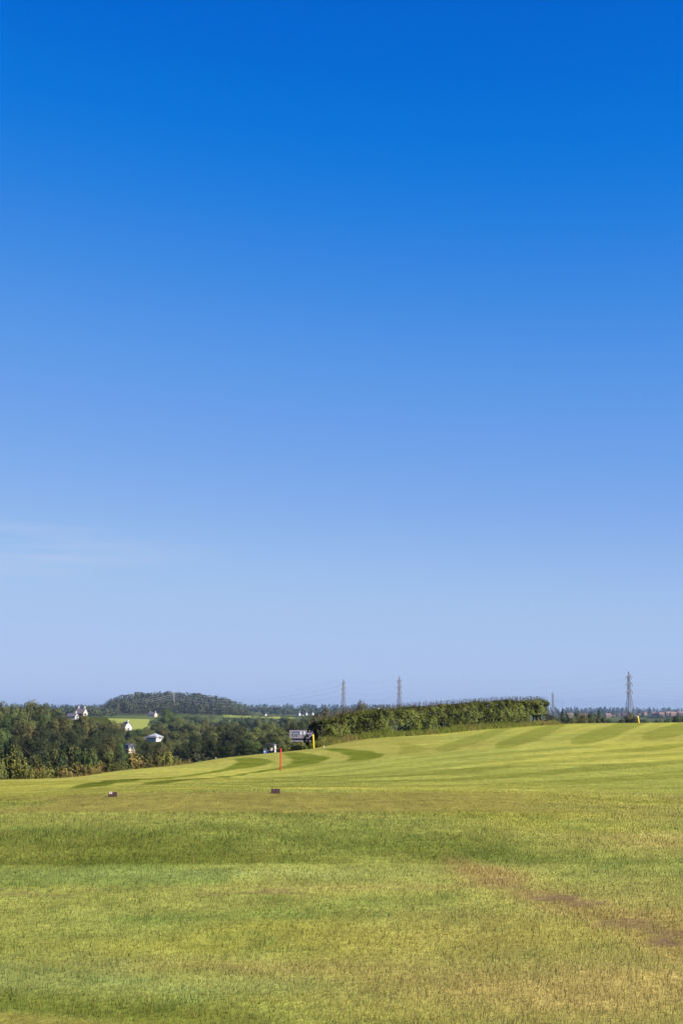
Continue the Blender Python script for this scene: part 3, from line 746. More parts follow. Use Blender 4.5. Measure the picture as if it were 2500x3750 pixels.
wood('hill_wood', hx, hy, (6 + 12 * rng.random(n) ** 1.5) * (.45 + .55 * sstep(0, .016, .052 - np.abs(hx / hy + .1155))), rng.uniform(11, 17, n), (.046, .05, .018), 70, 'dark wood covering the rounded hill on the skyline')
def UC_(p): return (p - 1250) / 5208 * math.cos(P)
def band(pxa, pxb, da, db, n, seed):
    r = np.random.default_rng(seed); d = r.uniform(da, db, n); u = r.uniform(UC_(pxa), UC_(pxb), n); return u * d, d

x_, y_ = band(-300, 2800, 5000, 6200, 1500, 1)
wood('far_ridge_wood', x_, y_, np.random.default_rng(2).uniform(12, 24, 1500), np.random.default_rng(3).uniform(18, 34, 1500), (.05, .065, .035), 26, 'blue hazy forest along the far ridge skyline', 'cone', leaf=.14)
x_, y_ = band(700, 1500, 2500, 3300, 420, 4)
wood('middle_distance_wood', x_, y_, np.random.default_rng(5).uniform(8, 15, 420), np.random.default_rng(6).uniform(10, 18, 420), (.05, .065, .03), 40, 'bluish wood below the far ridge in the middle distance', leaf=.11)
x_, y_ = band(-50, 420, 1500, 2300, 260, 7)
wood('left_ridge_wood', x_, y_, np.random.default_rng(8).uniform(6, 11, 260), np.random.default_rng(9).uniform(10, 16, 260), (.055, .065, .03), 70, 'dark wood on the ridge behind the white house cluster', leaf=.1)
x_, y_ = band(1500, 2700, 2500, 4200, 520, 10)
wood('town_wood', x_, y_, np.random.default_rng(11).uniform(6, 11, 520), np.random.default_rng(12).uniform(9, 16, 520), (.05, .06, .035), 40, 'hazy blue trees around the distant town at the right', leaf=.11)
x_, y_ = band(560, 1200, 1000, 1500, 120, 13)
wood('valley_hedgerow', x_, y_, np.random.default_rng(14).uniform(4, 8, 120), np.random.default_rng(15).uniform(6, 12, 120), (.06, .075, .03), 90, 'loose hedgerow trees below the hill in the valley', leaf=.09)
x_, y_ = band(-60, 1180, 300, 900, 420, 16)
wood('valley_undergrowth', x_, y_, np.random.default_rng(17).uniform(2, 4.5, 420), np.random.default_rng(18).uniform(5, 9, 420), (.04, .046, .02), 120, 'tangled undergrowth between the valley trees', leaf=.09)

# ------------------------------------------------------------------ the hedge along the crest
H0, H1 = at(1150, 2712, 140), at(1990, 2651, 199)
HV = Vector((H1.x - H0.x, H1.y - H0.y, 0)); HL = HV.length; HD = HV / HL; HN = Vector((HD.y, -HD.x, 0))      # HN faces the camera
rng = np.random.default_rng(77)
def hedge_height(s): return np.interp(s, [0, .08, .35, .6, .8, 1.0], [2.6, 2.85, 3.2, 3.35, 3.5, 3.4])
nL = 64000
s = rng.random(nL); f = rng.random(nL)
ox_w = np.cos(f * math.pi) * .8
wdt = 1.1 + .35 * (fbm(s * HL * .45, f * 2, 1, 3) - .5) * 2
ht = hedge_height(s) * (1 + .14 * (fbm(s * HL * .35, s * 0 + ox_w, 3, 4) - .5))
ang = f * math.pi * 1.08 - .04 * math.pi
ca, sa = np.cos(ang), np.sin(ang)
sq = .55
ox = np.sign(ca) * np.abs(ca) ** sq * wdt; oz = np.abs(sa) ** sq
cl_h = fbm(s * HL * .6, f * 5, 7, 2)
bul = 1 - np.abs(rng.normal(0, .14, nL))
inn = rng.random(nL) < .3
ox = ox * np.where(inn, rng.random(nL), bul) + (fbm(s * HL * .75, oz * 3, 4, 3) - .5) * 1.7
oz = (.05 + .95 * oz * np.where(inn, rng.random(nL), 1 - .08 * rng.random(nL)))
hx = H0.x + HD.x * s * HL + HN.x * ox; hy = H0.y + HD.y * s * HL + HN.y * ox
hz0 = terrain(hx, hy)
hz = hz0 + oz * ht
low = oz < .40                                # open hollows low in the hedge and the gap near its right end
hol = fbm(s * HL * .33, oz * .9, 6, 2)
keep = ~(low & (hol > .66) & (s > .25)) & ~((s > .885) & (s < .985) & (oz < .42)) & ~((fbm(s * HL * .8, oz * 2.6, 2, 2) > .68) & (rng.random(nL) < .7))
bump_ = rng.normal(0, .1, nL)
lf = (fbm(s * HL * 1.1, f * 6, 2, 3) - .5) * 3.0
nr_ = np.stack([HN.x * ca + HD.x * lf, HN.y * ca + HD.y * lf, sa * .8 + .15], 1)
cl = fbm(s * HL * 1.3, oz * 4.5, 5, 3)
hedge = empty('hedge', (H0.x, H0.y, tz(H0.x, H0.y)))
off = np.array([H0.x, H0.y, hedge.location.z])
hm = foliage_mesh('foliage', (np.stack([hx, hy, hz], 1) - off)[keep], nr_[keep], .12, rng, HLEAF, np.clip(cl * 2.2 - .6, 0, 1)[keep])
fo = link('foliage', hm, hedge); fo.color = (.041, .046, .009, 1)
tw = MB()
for k in range(700):
    ss = random.random(); o_ = random.uniform(-.8, .8); hh = float(hedge_height(ss))
    bx_, by_ = HD.x * ss * HL + HN.x * o_, HD.y * ss * HL + HN.y * o_
    bz = tz(bx_ + H0.x, by_ + H0.y) - off[2] + hh * .9
    L_ = random.uniform(.35, .95)
    tw.tube([(bx_, by_, bz), (bx_ + random.uniform(-.12, .12), by_, bz + L_)], [.03, .014], 3, False)
tws = tw.build('shoots', mat_plain('shoot_bark', (.10, .085, .05), .9), hedge); tws['kind'] = 'stuff'
# leaves on those shoots
m_ = 3000
s = rng.random(m_); o_ = rng.uniform(-.8, .8, m_)
hx = H0.x + HD.x * s * HL + HN.x * o_; hy = H0.y + HD.y * s * HL + HN.y * o_
hz = terrain(hx, hy) + hedge_height(s) * (.92 + .22 * rng.random(m_) ** 2)
lm = foliage_mesh('shoot_leaves', np.stack([hx, hy, hz], 1) - off, rng.normal(0, 1, (m_, 3)), .06, rng, clump=np.full(m_, .55))
lo = link('shoot_leaves', lm, hedge); lo.color = (.08, .065, .02, 1)
for k in range(18):
    ss = (k + .5 + random.uniform(-.3, .3)) / 18
    bx_, by_ = HD.x * ss * HL, HD.y * ss * HL
    bz = tz(bx_ + H0.x, by_ + H0.y) - off[2]
    hh = float(hedge_height(ss)) * .75
    mb = MB().tube([(bx_, by_, bz - .1), (bx_ + random.uniform(-.1, .1), by_, bz + hh * .5), (bx_ + random.uniform(-.3, .3), by_ + random.uniform(-.2, .2), bz + hh)], [.10, .075, .03], 6)
    for q in range(3):
        a = random.uniform(0, 6.28)
        mb.tube([(bx_, by_, bz + hh * random.uniform(.25, .5)), (bx_ + .5 * math.cos(a), by_ + .5 * math.sin(a), bz + hh * .9)], [.05, .02], 5)
    mb.build('stem', BARK, hedge, True)
tag(hedge, 'long dense green hedge running along the crest of the fairway', 'hedge')
# the little tree that ends the hedge
p = at(1956, 2556, 198.5); z = tz(p.x, p.y)
o = plant('bush', 1956, 2552, 198.5, 98, (.06, .066, .014), 'small tree with bare dark trunks at the right end of the hedge')
o['category'] = 'tree'; o.name = 'hawthorn_tree'
o.location.z = z + 1.15; o.scale.z *= .70
mtr = mat_plain('dark_bark', (.035, .028, .022), .9, .3, 6)
for dx in (-.95, -.3, .25, .7):
    sx, sz = o.scale.x, o.scale.z
    ml = Matrix.Rotation(-o.rotation_euler.z, 4, 'Z')
    def lc(x, y, z_):
        v = ml @ Vector((x, y, 0)); return (v.x / sx, v.y / sx, z_ / sz)
    MB().tube([lc(dx, 0, -1.3), lc(dx + .08, .05, -.3), lc(dx * .8, 0, .9), lc(dx * .6, 0, 1.6)], [.13 / sx, .10 / sx, .08 / sx, .03 / sx], 7).build('trunk', mtr, o, True)
# rough grass at the hedge foot
nb = 26000
s = rng.uniform(-.03, 1.02, nb); o_ = rng.normal(1.35, .5, nb).clip(-.9, 2.4)
hx = H0.x + HD.x * s * HL + HN.x * o_; hy = H0.y + HD.y * s * HL + HN.y * o_
tuft = fbm(hx * .5, hy * .3, 3, 3)
hh = (.25 + .55 * rng.random(nb) ** 1.5) * (.5 + tuft) * (1 - .45 * sstep(1.6, 2.4, o_))
c1 = mix(np.tile(lin((150, 158, 64)) * .78, (nb, 1)), lin((188, 164, 104)) * .74, sstep(.48, .68, fbm(hx * .5 + 4, hy * .35, 1, 3)) * .6)
c1 = c1 * rng.normal(1, .2, nb).clip(.5, 1.6)[:, None]
rg = blades('rough_grass', 1, hx, hy, hh, np.full(nb, .035), c1, .5, rng)
tag(link('rough_grass', rg), 'tall rough green and tan grass along the foot of the hedge', 'grass', kind='stuff')
# the same along the lower left edge, below the scrub
nb = 5000
u_ = rng.uniform(UC_(-120), UC_(700), nb); cd = np.interp(u_, [UC_(-120), UC_(0), UC_(500), UC_(700)], [72, 74, 94, 100]) + rng.uniform(0, 12, nb)
hx, hy = u_ * cd, cd
c1 = mix(np.tile(lin((150, 146, 62)) * .5, (nb, 1)), lin((190, 160, 96)) * .6, rng.random(nb)) * rng.normal(1, .2, nb).clip(.5, 1.6)[:, None]
rg = blades('verge_grass', 1, hx, hy, (.2 + .6 * rng.random(nb) ** 2) * .6, np.full(nb, .03), c1, .4, rng)
tag(link('verge_grass', rg), 'long straw coloured grass below the scrub at the lower left', 'grass', kind='stuff')
# leafy bush in front of the hedge
plant('bush', 1752, 2620, 180, 60, (.07, .095, .018), 'bright green low bush in front of the hedge middle')

# ------------------------------------------------------------------ houses
WH = mat_plain('white_render', (.43, .405, .38), .8, .05, 2)
CRM = mat_plain('cream_render', (.46, .38, .27), .8, .06, 2)
GRW = mat_plain('grey_render', (.17, .15, .165), .85, .1, 2)
BRK = mat_plain('brick_red', (.17, .10, .08), .85, .18, 4)
SLT = mat_plain('slate', (.075, .065, .085), .7, .2, 3)
MAU = mat_plain('mauve_slate', (.10, .083, .10), .7, .15, 3)
RTL = mat_plain('red_tile', (.17, .10, .085), .8, .18, 3)
PAL = mat_plain('pale_roof_sheet', (.26, .27, .275), .5, .08, 2)
GLS = mat_plain('window_glass', (.05, .06, .08), .15, .2, 1)
FRM = mat_plain('window_frame_white', (.32, .32, .33), .5, .03, 2)
DOR = mat_plain('door_paint', (.10, .12, .16), .5, .1, 2)
def house(L_, D_, wh, rh, wall, roof, hip=0.0, nwin=3, chim=1, door=True):
    """ridge along local x; front faces local -y"""
    r = empty('house')
    m = MB()
    hl, hd = L_ / 2, D_ / 2
    if hip:
        m.box(-hl, hl, -hd, hd, -1.5, wh)
    else:
        poly = [(-hd, -1.5), (hd, -1.5), (hd, wh), (0, wh + rh), (-hd, wh)]
        n_ = len(poly)
        vs_ = [(-hl, y, z) for y, z in poly] + [(hl, y, z) for y, z in poly]
        m.add(vs_, [tuple(range(n_)), tuple(range(n_, 2 * n_))] + [(i, (i + 1) % n_, (i + 1) % n_ + n_, i + n_) for i in range(n_)])
    m.build('wall', wall, r)
    e, tk = .35, .16
    m = MB()
    k = rh / hd
    if hip:
        q = hl * hip
        b = [(-hl - e, -hd - e, wh + .01), (hl + e, -hd - e, wh + .01), (hl + e, hd + e, wh + .01), (-hl - e, hd + e, wh + .01)]
        b2 = [(x, y, z + tk) for x, y, z in b]
        m.add(b + b2 + [(-hl + q, 0, wh + rh + tk), (hl - q, 0, wh + rh + tk)], [(0, 3, 2, 1), (0, 1, 5, 4), (1, 2, 6, 5), (2, 3, 7, 6), (3, 0, 4, 7), (4, 5, 9, 8), (5, 6, 9), (6, 7, 8, 9), (7, 4, 8)])
    else:
        for sg in (-1, 1):
            yo, zo = sg * (hd + e), wh - e * k
            vs_ = [(x, y, z) for x in (-hl - .25, hl + .25) for y, z in ((0, wh + rh + .02), (yo, zo + .02), (yo, zo + .02 + tk), (0, wh + rh + .02 + tk))]
            m.add(vs_, [(0, 1, 2, 3), (4, 5, 6, 7), (0, 1, 5, 4), (1, 2, 6, 5), (2, 3, 7, 6), (3, 0, 4, 7)])
    rf = m.build('roof', roof, r)
    for c in range(chim):
        cx_ = (hl - .8) * (1 if c == 0 else -1)
        MB().box(cx_ - .45, cx_ + .45, -.4, .4, wh + rh * .5, wh + rh + 1.1).box(cx_ - .5, cx_ + .5, -.45, .45, wh + rh + 1.1, wh + rh + 1.25).build('chimney', wall, rf)
    fls = [1.0] if wh < 4 else [1.0, 3.6]
    for zf in fls:
        for i in range(nwin):
            cx_ = -hl + L_ * (i + .5) / nwin
            if door and zf == 1.0 and i == nwin // 2:
                MB().box(cx_ - .45, cx_ + .45, -hd - .06, -hd + .02, 0.02, 2.05).build('door', DOR, r); continue
            f = MB()
            for a_ in ((-.6, -.5, 0, 1.2), (.5, .6, 0, 1.2), (-.5, .5, 0, .1), (-.5, .5, 1.1, 1.2), (-.04, .04, .1, 1.1)):
                f.box(cx_ + a_[0], cx_ + a_[1], -hd - .08, -hd + .02, zf + a_[2], zf + a_[3])
            wn = f.build('window', FRM, r)
            MB().box(cx_ - .49, cx_ + .49, -hd - .04, -hd + .02, zf + .11, zf + 1.09).build('pane', GLS, wn)
    for zf in fls:
        f = MB()
        for a_ in ((-.6, -.5, 0, 1.2), (.5, .6, 0, 1.2), (-.5, .5, 0, .1), (-.5, .5, 1.1, 1.2)):
            f.box(hl - .02, hl + .08, a_[0], a_[1], zf + a_[2], zf + a_[3])
        wn = f.build('window', FRM, r)
        MB().box(hl - .02, hl + .04, -.49, .49, zf + .11, zf + 1.09).build('pane', GLS, wn)
    return r
def put(o, px, py_base, d, rz, label, group=None, cat='house', ground=False):
    p = at(px, py_base, d)
    o.location = (p.x, p.y, tz(p.x, p.y) if ground else p.z); o.rotation_euler[2] = R(rz)
    return tag(o, label, cat, group)
# on their own rises these bases stand on the wooded slopes; plinths run 1.5 m down
def knoll(px, py_base, d, rad):
    """a small rise of ground under a building, so that it stands on the slope"""
    p = at(px, py_base, d); z0 = tz(p.x, p.y)
    hgt = p.z - z0
    if hgt < .3: return
    r = np.linspace(0, 1, 14); a = np.linspace(0, 2 * np.pi, 33)[:-1]
    prof = 1 - sstep(.5, 1, r)
    rr = rad * 1.3 + hgt * 0.8
    xs = p.x + rr * r[:, None] * np.cos(a); ys__ = p.y + rr * r[:, None] * np.sin(a)
    zs = terrain(xs.ravel(), ys__.ravel()).reshape(xs.shape)
    zz = zs * (1 - prof[:, None]) + (p.z + .02) * prof[:, None] - .15 * (r[:, None] > .98)
    v = np.stack([xs, ys__, zz], -1).reshape(-1, 3)
    ii = np.arange(14 * 32).reshape(14, 32)
    q = np.stack([ii[:-1], ii[1:], np.roll(ii, -1, 1)[1:], np.roll(ii, -1, 1)[:-1]], -1).reshape(-1, 4)
    col = np.tile(np.append(C_VAL * .55, 1), (len(v), 1))
    tag(link('knoll', mesh_np('knoll', v, q, TURF, {'col': ('FLOAT_COLOR', col)}, True)), 'grassy rise under a valley house', 'terrain', kind='structure')
def put_on_knoll(o, px, py, d, rz, rad, label, group=None, cat='house'):
    knoll(px, py, d, rad); return put(o, px, py, d, rz, label, group, cat)

HG = 'white houses in the valley'
put_on_knoll(house(5, 4, 1.9, 1.4, WH, SLT, chim=1, nwin=3), 267, 2636, 760, -18, 12, 'low white house with dark roof, left in the pair on the left slope', HG)
put_on_knoll(house(5.6, 4.2, 2.3, 2.4, WH, MAU, chim=2, nwin=3), 298, 2626, 790, -24, 12, 'tall white house with pinkish grey roof and chimneys on the left slope', HG)
put_on_knoll(house(5.4, 4.8, 3.2, 2.5, WH, MAU, chim=1, nwin=3), 462, 2678, 900, -48, 10, 'white gabled house with mauve roof standing before the bright green field', HG)
hs = house(4.6, 4.6, 1.6, 1.5, WH, PAL, hip=.95, chim=0, nwin=4, door=False)
put_on_knoll(hs, 568, 2716, 560, -30, 9, 'pale pyramid roofed bungalow among the valley trees', HG)
put_on_knoll(house(3.4, 3.6, 1.2, 1.1, GRW, SLT, chim=0, nwin=2, door=False), 543, 2721, 572, -10, 7, 'low dark purple roofed outbuilding left of the pyramid roofed bungalow', HG)
put_on_knoll(house(2.0, 2.3, 1.15, 1.25, CRM, SLT, chim=0, nwin=2, door=False), 474, 2758, 380, -38, 5, 'cream cottage with slate roof low among the valley trees', HG)
hs = house(5.8, 4.4, 1.1, 1.7, GRW, MAU, chim=0, nwin=2, door=False)
for k, (x0, mt) in enumerate(((-1.9, GLS), (-.9, GLS), (-.2, FRM), (.75, FRM), (1.7, GLS))):
    a = math.atan2(1.7, 2.2)
    m = MB(); w_ = .42 if k < 2 else .2
    for dx, s_ in ((0, 1),):
        pts = []
        for t_ in (.25, .72):
            y_r = -2.2 * t_; z_r = 1.1 + 1.7 * (1 - t_) + .2
            pts.append((y_r, z_r))
        vs_ = [(x0 - w_, pts[0][0], pts[0][1]), (x0 + w_, pts[0][0], pts[0][1]), (x0 + w_, pts[1][0], pts[1][1]), (x0 - w_, pts[1][0], pts[1][1])]
        vs_ += [(x, y - .05, z + .07) for x, y, z in vs_]
        m.add(vs_, [(0, 1, 2, 3), (4, 5, 6, 7), (0, 1, 5, 4), (1, 2, 6, 5), (2, 3, 7, 6), (3, 0, 4, 7)])
    m.build('rooflight', mt, hs)
put_on_knoll(hs, 1104, 2716, 375, 2, 8, 'grey roofed building with rooflights beside the left end of the hedge', HG, 'building')
put(house(9, 7, 5.0, 3.0, CRM, SLT, chim=2, nwin=4), 560, 2632, 1750, -25, 'far cream cottage at the foot of the wooded hill', HG)

FG = 'distant white houses'
hw = house(5.0, 4.0, 2.9, 2.0, WH, SLT, chim=1, nwin=3)
spots = [(972, 2622, 2300, -60), (1094, 2621, 2300, -50), (1110, 2622, 2300, -70), (1119, 2620, 2350, -40), (1144, 2619, 2350, -60), (1272, 2606, 2700, -50), (1384, 2601, 2900, -55), (1402, 2600, 2900, -60), (1462, 2608, 2500, -40), (1182, 2612, 2600, -55)]
for i, (px, py, d, rz) in enumerate(spots):
    o = hw if i == 0 else copy_tree(hw)
    lb = 'lone white house by the pale strip of far field' if i == 0 else 'tiny white house on the far ridge in the middle distance'
    o.scale = (.8 + .35 * math.sin(i * 2.3),) * 3
    put_on_knoll(o, px, py, d, rz, 10, lb, FG)
TG = 'brick houses of the distant town'
hb = house(10, 7, 5.0, 3.0, BRK, RTL, chim=1, nwin=3)
rr = random.Random(4)
tn = [2085, 2132, 2142, 2225, 2240, 2262, 2278, 2288, 2342, 2356, 2396, 2408, 2420, 2432, 2445, 2462, 2474, 2490]
for i, px in enumerate(tn):
    o = hb if i == 0 else copy_tree(hb)
    put_on_knoll(o, px, (2624 if px > 2300 else 2630) + rr.uniform(-4, 3), 2750 + rr.uniform(-200, 300), rr.choice((-30, 10, -60)), 12, 'red brick house in the distant town beyond the right crest', TG)

number(having('red brick house in the distant town beyond the right crest'), 'red brick houses in the distant town')
number(having('tiny white house on the far ridge in the middle distance'), 'tiny white houses on the far ridge')
# ------------------------------------------------------------------ pylons and cables
GALV = mat_plain('galvanised_steel', (.15, .145, .165), .7, .15, .5)
INS = mat_plain('insulator_glaze', (.12, .10, .10), .3, .1, 1)
def bar(mb, a, b, r): mb.tube([a, b], r, 4)
def pylon(H, k=1.0):
    """lattice tower of height H; arms along local x"""
    r = empty('pylon')
    def hw_(z):
        return np.interp(z / H, [0, .42, .62, .93, 1.0], [H * .15, H * .045, H * .022, H * .015, .12])
    lv = [0, .10, .19, .27, .345, .42, .475, .53, .58, .63, .68, .73, .78, .83, .88, .93]
    for sx in (-1, 1):
        for sy in (-1, 1):
            mb = MB()
            pts = [(sx * hw_(z * H), sy * hw_(z * H), z * H) for z in (0, .42, .62, .93, 1.0)]
            mb.tube([(pts[0][0], pts[0][1], -1.5)] + pts, [k * q for q in (.34, .34, .27, .24, .2, .14)], 5)
            mb.build('leg', GALV, r)
    mb = MB()
    for a, b in zip(lv[:-1], lv[1:]):
        wa, wb = hw_(a * H), hw_(b * H)
        for (p1, p2) in (((-1, -1), (1, -1)), ((1, -1), (1, 1)), ((1, 1), (-1, 1)), ((-1, 1), (-1, -1))):
            bar(mb, (p1[0] * wa, p1[1] * wa, a * H), (p2[0] * wb, p2[1] * wb, b * H), .10 * k)
            bar(mb, (p2[0] * wa, p2[1] * wa, a * H), (p1[0] * wb, p1[1] * wb, b * H), .10 * k)
            bar(mb, (p1[0] * wb, p1[1] * wb, b * H), (p2[0] * wb, p2[1] * wb, b * H), .09 * k)
    br = mb.build('bracing', GALV, r); br['kind'] = 'stuff'
    ends = []
    for z, L_ in ((.665, .115), (.79, .125), (.91, .105)):
        for s_ in (-1, 1):
            mb = MB(); w0 = hw_(z * H); tip = (s_ * L_ * H, 0, z * H + .3)
            for sy in (-1, 1):
                bar(mb, (s_ * w0, sy * w0, z * H), tip, .22); bar(mb, (s_ * w0, sy * w0, z * H + H * .035), tip, .18)
                for q in (.33, .66):
                    bx_ = s_ * (w0 + (L_ * H - w0) * q)
                    bar(mb, (bx_, sy * w0 * (1 - q), z * H + .3 * q), (bx_, sy * w0 * (1 - q), z * H + H * .035 * (1 - q) + .3 * q), .12)
            mb.build('cross_arm', GALV, r)
            MB().tube([(tip[0], 0, tip[2]), (tip[0], 0, tip[2] - H * .05)], .16, 6).build('insulator', INS, r)
            ends.append((tip[0], 0, tip[2] - H * .05))
    ends.append((0, 0, H))
    return r, ends
PG = 'electricity pylons on the skyline'
PY = []
for px, top, d, rz, lb in [(2300, 2459, 1250, 52, 'tallest pylon, spreading legs, on the skyline far right'), (1461, 2477, 1500, 62, 'pylon rising above the middle of the hedge, right of the pair'),
                           (1257, 2487, 1700, 66, 'pylon rising above the left end of the hedge, left of the pair'), (637, 2535, 2350, 70, 'pale pylon standing before the wooded hill at the left'), (2022, 2533, 2500, 60, 'faint small pylon just right of the hedge end')]:
    p = at(px, top, d); z = tz(p.x, p.y)
    o, ends = pylon(p.z - z, 1.7 if px == 637 else 1.0)
    o.location = (p.x, p.y, z); o.rotation_euler[2] = R(rz)
    tag(o, lb, 'pylon', PG)
    mtx = Matrix.Translation((p.x, p.y, z)) @ Matrix.Rotation(R(rz), 4, 'Z')
    PY.append([mtx @ Vector(e) for e in ends])
CAB = mat_plain('aluminium_cable', (.8, .8, .82), .5, .05, 1)
def cable(a, b, sag, rad, where):
    pts = []
    for k in range(17):
        t_ = k / 16; q = a.lerp(b, t_); q.z -= sag * 4 * t_ * (1 - t_); pts.append(q)
    o = MB().tube(pts, rad, 4).build('cable', CAB)
    tag(o, 'thin overhead power cable strung ' + where, 'cable', 'power cables ' + where)
off_r = [e + Vector((330, -260, -4)) for e in PY[0]]
off_l = [e + Vector((-330, 60, -36)) for e in PY[3]]
for a_, b_, sg, wh_ in ((PY[0], PY[1], 7, 'from the tallest pylon to the hedge'), (PY[1], PY[2], 6, 'between the two pylons above the hedge'), (PY[2], PY[3], 14, 'across the right of the wooded hill'), (off_r, PY[0], 8, 'right of the tallest pylon'), (PY[3], off_l, 9, 'across the left of the wooded hill')):
    for e, f_ in zip(a_, b_): cable(e, f_, sg, .055 if a_ is PY[3] or b_ is PY[3] else .016 if a_ is off_r else .03, wh_)
# slim mast on the right
p = at(2058, 2566, 1300); z = tz(p.x, p.y); hm_ = p.z - z
o = empty('radio_mast', (p.x, p.y, z))
MB().tube([(0, 0, -.5), (0, 0, hm_ * .7), (0, 0, hm_)], [.32, .24, .08], 6).build('mast_pole', GALV, o)
for k in (.75, .86): MB().box(-.9, .9, -.06, .06, hm_ * k, hm_ * k + .14).build('antenna_bar', GALV, o)
tag(o, 'slim dark mast on the skyline between the hedge and the right pylon', 'mast')

# ------------------------------------------------------------------ stakes, tee markers, posts
RED = mat_plain('red_paint', (.46, .009, .004), .45, .1, 5)
YLW = mat_plain('yellow_paint', (.66, .43, .008), .45, .08, 5)
WPT = mat_plain('white_paint', (.45, .45, .44), .5, .05, 5)
def stake(px, py_base, py_top, d, wid, mat, tilt, label, name='marker_stake', cat='stake'):
    p = at(px, py_base, d); p.z = tz(p.x, p.y)
    L_ = (py_base - py_top) / 5208 * d
    o = empty(name, p)
    o.rotation_euler = (0, R(tilt), R(12))
    n_ = 10; h_ = wid / 2
    m = MB(); m.tube([(0, 0, -.12), (0, 0, .02), (0, 0, L_ * .97), (0, 0, L_ * .985), (0, 0, L_)], [h_ * .96, h_, h_, h_ * .85, h_ * .4], n_)
    po = m.build('post', mat, o, True)
    MB().tube([(0, 0, -.02), (0, 0, .025)], [h_ * 1.5, h_ * 1.45], 10).build('ground_collar', mat_plain('collar_rubber', (.05, .05, .045), .8), o)
    tag(o, label, cat)
    return o
def depth_for(px, py):
    """distance at which the bearing px meets the ground at row py"""
    ds = np.geomspace(8, 260, 1500); pts = [at(px, py, d) for d in ds]
    zz = terrain(np.array([q.x for q in pts]), ds); rz = np.array([q.z for q in pts])
    hit = np.nonzero(rz <= zz)[0]
    return float(ds[hit[0]]) if len(hit) else None
d_red = depth_for(1027, 2822) or 66
stake(1027, 2822, 2743, d_red, 5.0 / 5208 * d_red, RED, 0.3, 'bright red stake standing on the fairway by the mown crescents')
d_y = depth_for(1149, 2742) or 100
stake(1149, 2742, 2690, d_y, 5.2 / 5208 * d_y, YLW, -3.2, 'yellow stake at the left end of the hedge')
d_y2 = depth_for(2338, 2647) or 205
stake(2338, 2647, 2619, d_y2, 4.6 / 5208 * d_y2, YLW, -9, 'yellow stake on the crest below the right pylon')
for px, py, tp, d, lb in ((791, 2781, 2774, None, 'tiny white post on the crest left of the golf buggy'), (1186, 2723, 2711, None, 'small white post at the hedge foot right of the yellow stake')):
    d = depth_for(px, py) or 112
    stake(px, py, tp, d, 2.2 / 5208 * d, WPT, 0, lb, 'white_post', 'post')

BRICK = mat_plain('dark_brick', (.034, .013, .014), .85, .35, 22, bump=.5)
def tee_marker(px, py, rz, flecks, label):
    d = depth_for(px, py); p = at(px, py, d); z = tz(p.x, p.y)
    o = empty('tee_marker', (p.x, p.y, z), R(rz))
    wpx = 31 / 5208 * d; hb = 16.5 / 5208 * d; bw = wpx / 2 - .003
    for s_ in (-1, 1):
        x0, x1 = (-bw - .003, -.003) if s_ < 0 else (.003, bw + .003)
        MB().box(x0, x1, -.05, .05, -.01, hb).build('brick', BRICK, o, False, .004)
    if flecks:  # two pale patches over the top of the left brick
        for x0, x1 in ((-bw * .86, -bw * .55), (-bw * .46, -bw * .08)):
            MB().box(x0, x1, -.052, .03, hb * .62, hb + .003).build('pale_patch', mat_plain('pale_fleck', (.42, .35, .30), .7, .1, 30), o)
    tag(o, label, 'tee marker', 'brick tee markers')
tee_marker(413, 2918, 6, True, 'dark brick tee marker with pale flecks on top, left on the tee')
tee_marker(1009, 2906, 8, False, 'plain dark brick tee marker right on the tee')

# ------------------------------------------------------------------ golf buggy, golfer, bags
def skin_mesh(name, nodes, edges, mat, sub=2):
    """nodes: (x, y, z, r) joints; grows one continuous surface"""
    me = bpy.data.meshes.new(name)
    me.from_pydata([n_[:3] for n_ in nodes], edges, [])
    o = bpy.data.objects.new(name, me); COL.objects.link(o)
    md = o.modifiers.new('skin', 'SKIN')
    for v, n_ in zip(me.skin_vertices[0].data, nodes):
        r_ = n_[3]; v.radius = r_ if isinstance(r_, tuple) else (r_, r_)
    me.skin_vertices[0].data[0].use_root = True
    sb = o.modifiers.new('sub', 'SUBSURF'); sb.levels = sub; sb.render_levels = sub
    dg = bpy.context.evaluated_depsgraph_get(); dg.update()
    m2 = bpy.data.meshes.new_from_object(o.evaluated_get(dg))
    bpy.data.objects.remove(o); m2.name = name
    m2.materials.clear(); m2.materials.append(mat)
    for p_ in m2.polygons: p_.use_smooth = True
    return m2
SKN = mat_plain('skin', (.52, .31, .23), .6, .05, 8)
SHIRT = mat_plain('white_shirt', (.82, .80, .80), .8, .04, 9)
TROU = mat_plain('pale_trousers', (.62, .55, .52), .85, .06, 9)
SHOE = mat_plain('white_shoe', (.7, .7, .7), .6, .05, 9)
CAPM = mat_plain('white_cap', (.82, .82, .84), .7, .04, 9)
HAIR = mat_plain('dark_hair', (.04, .03, .025), .6, .2, 30)
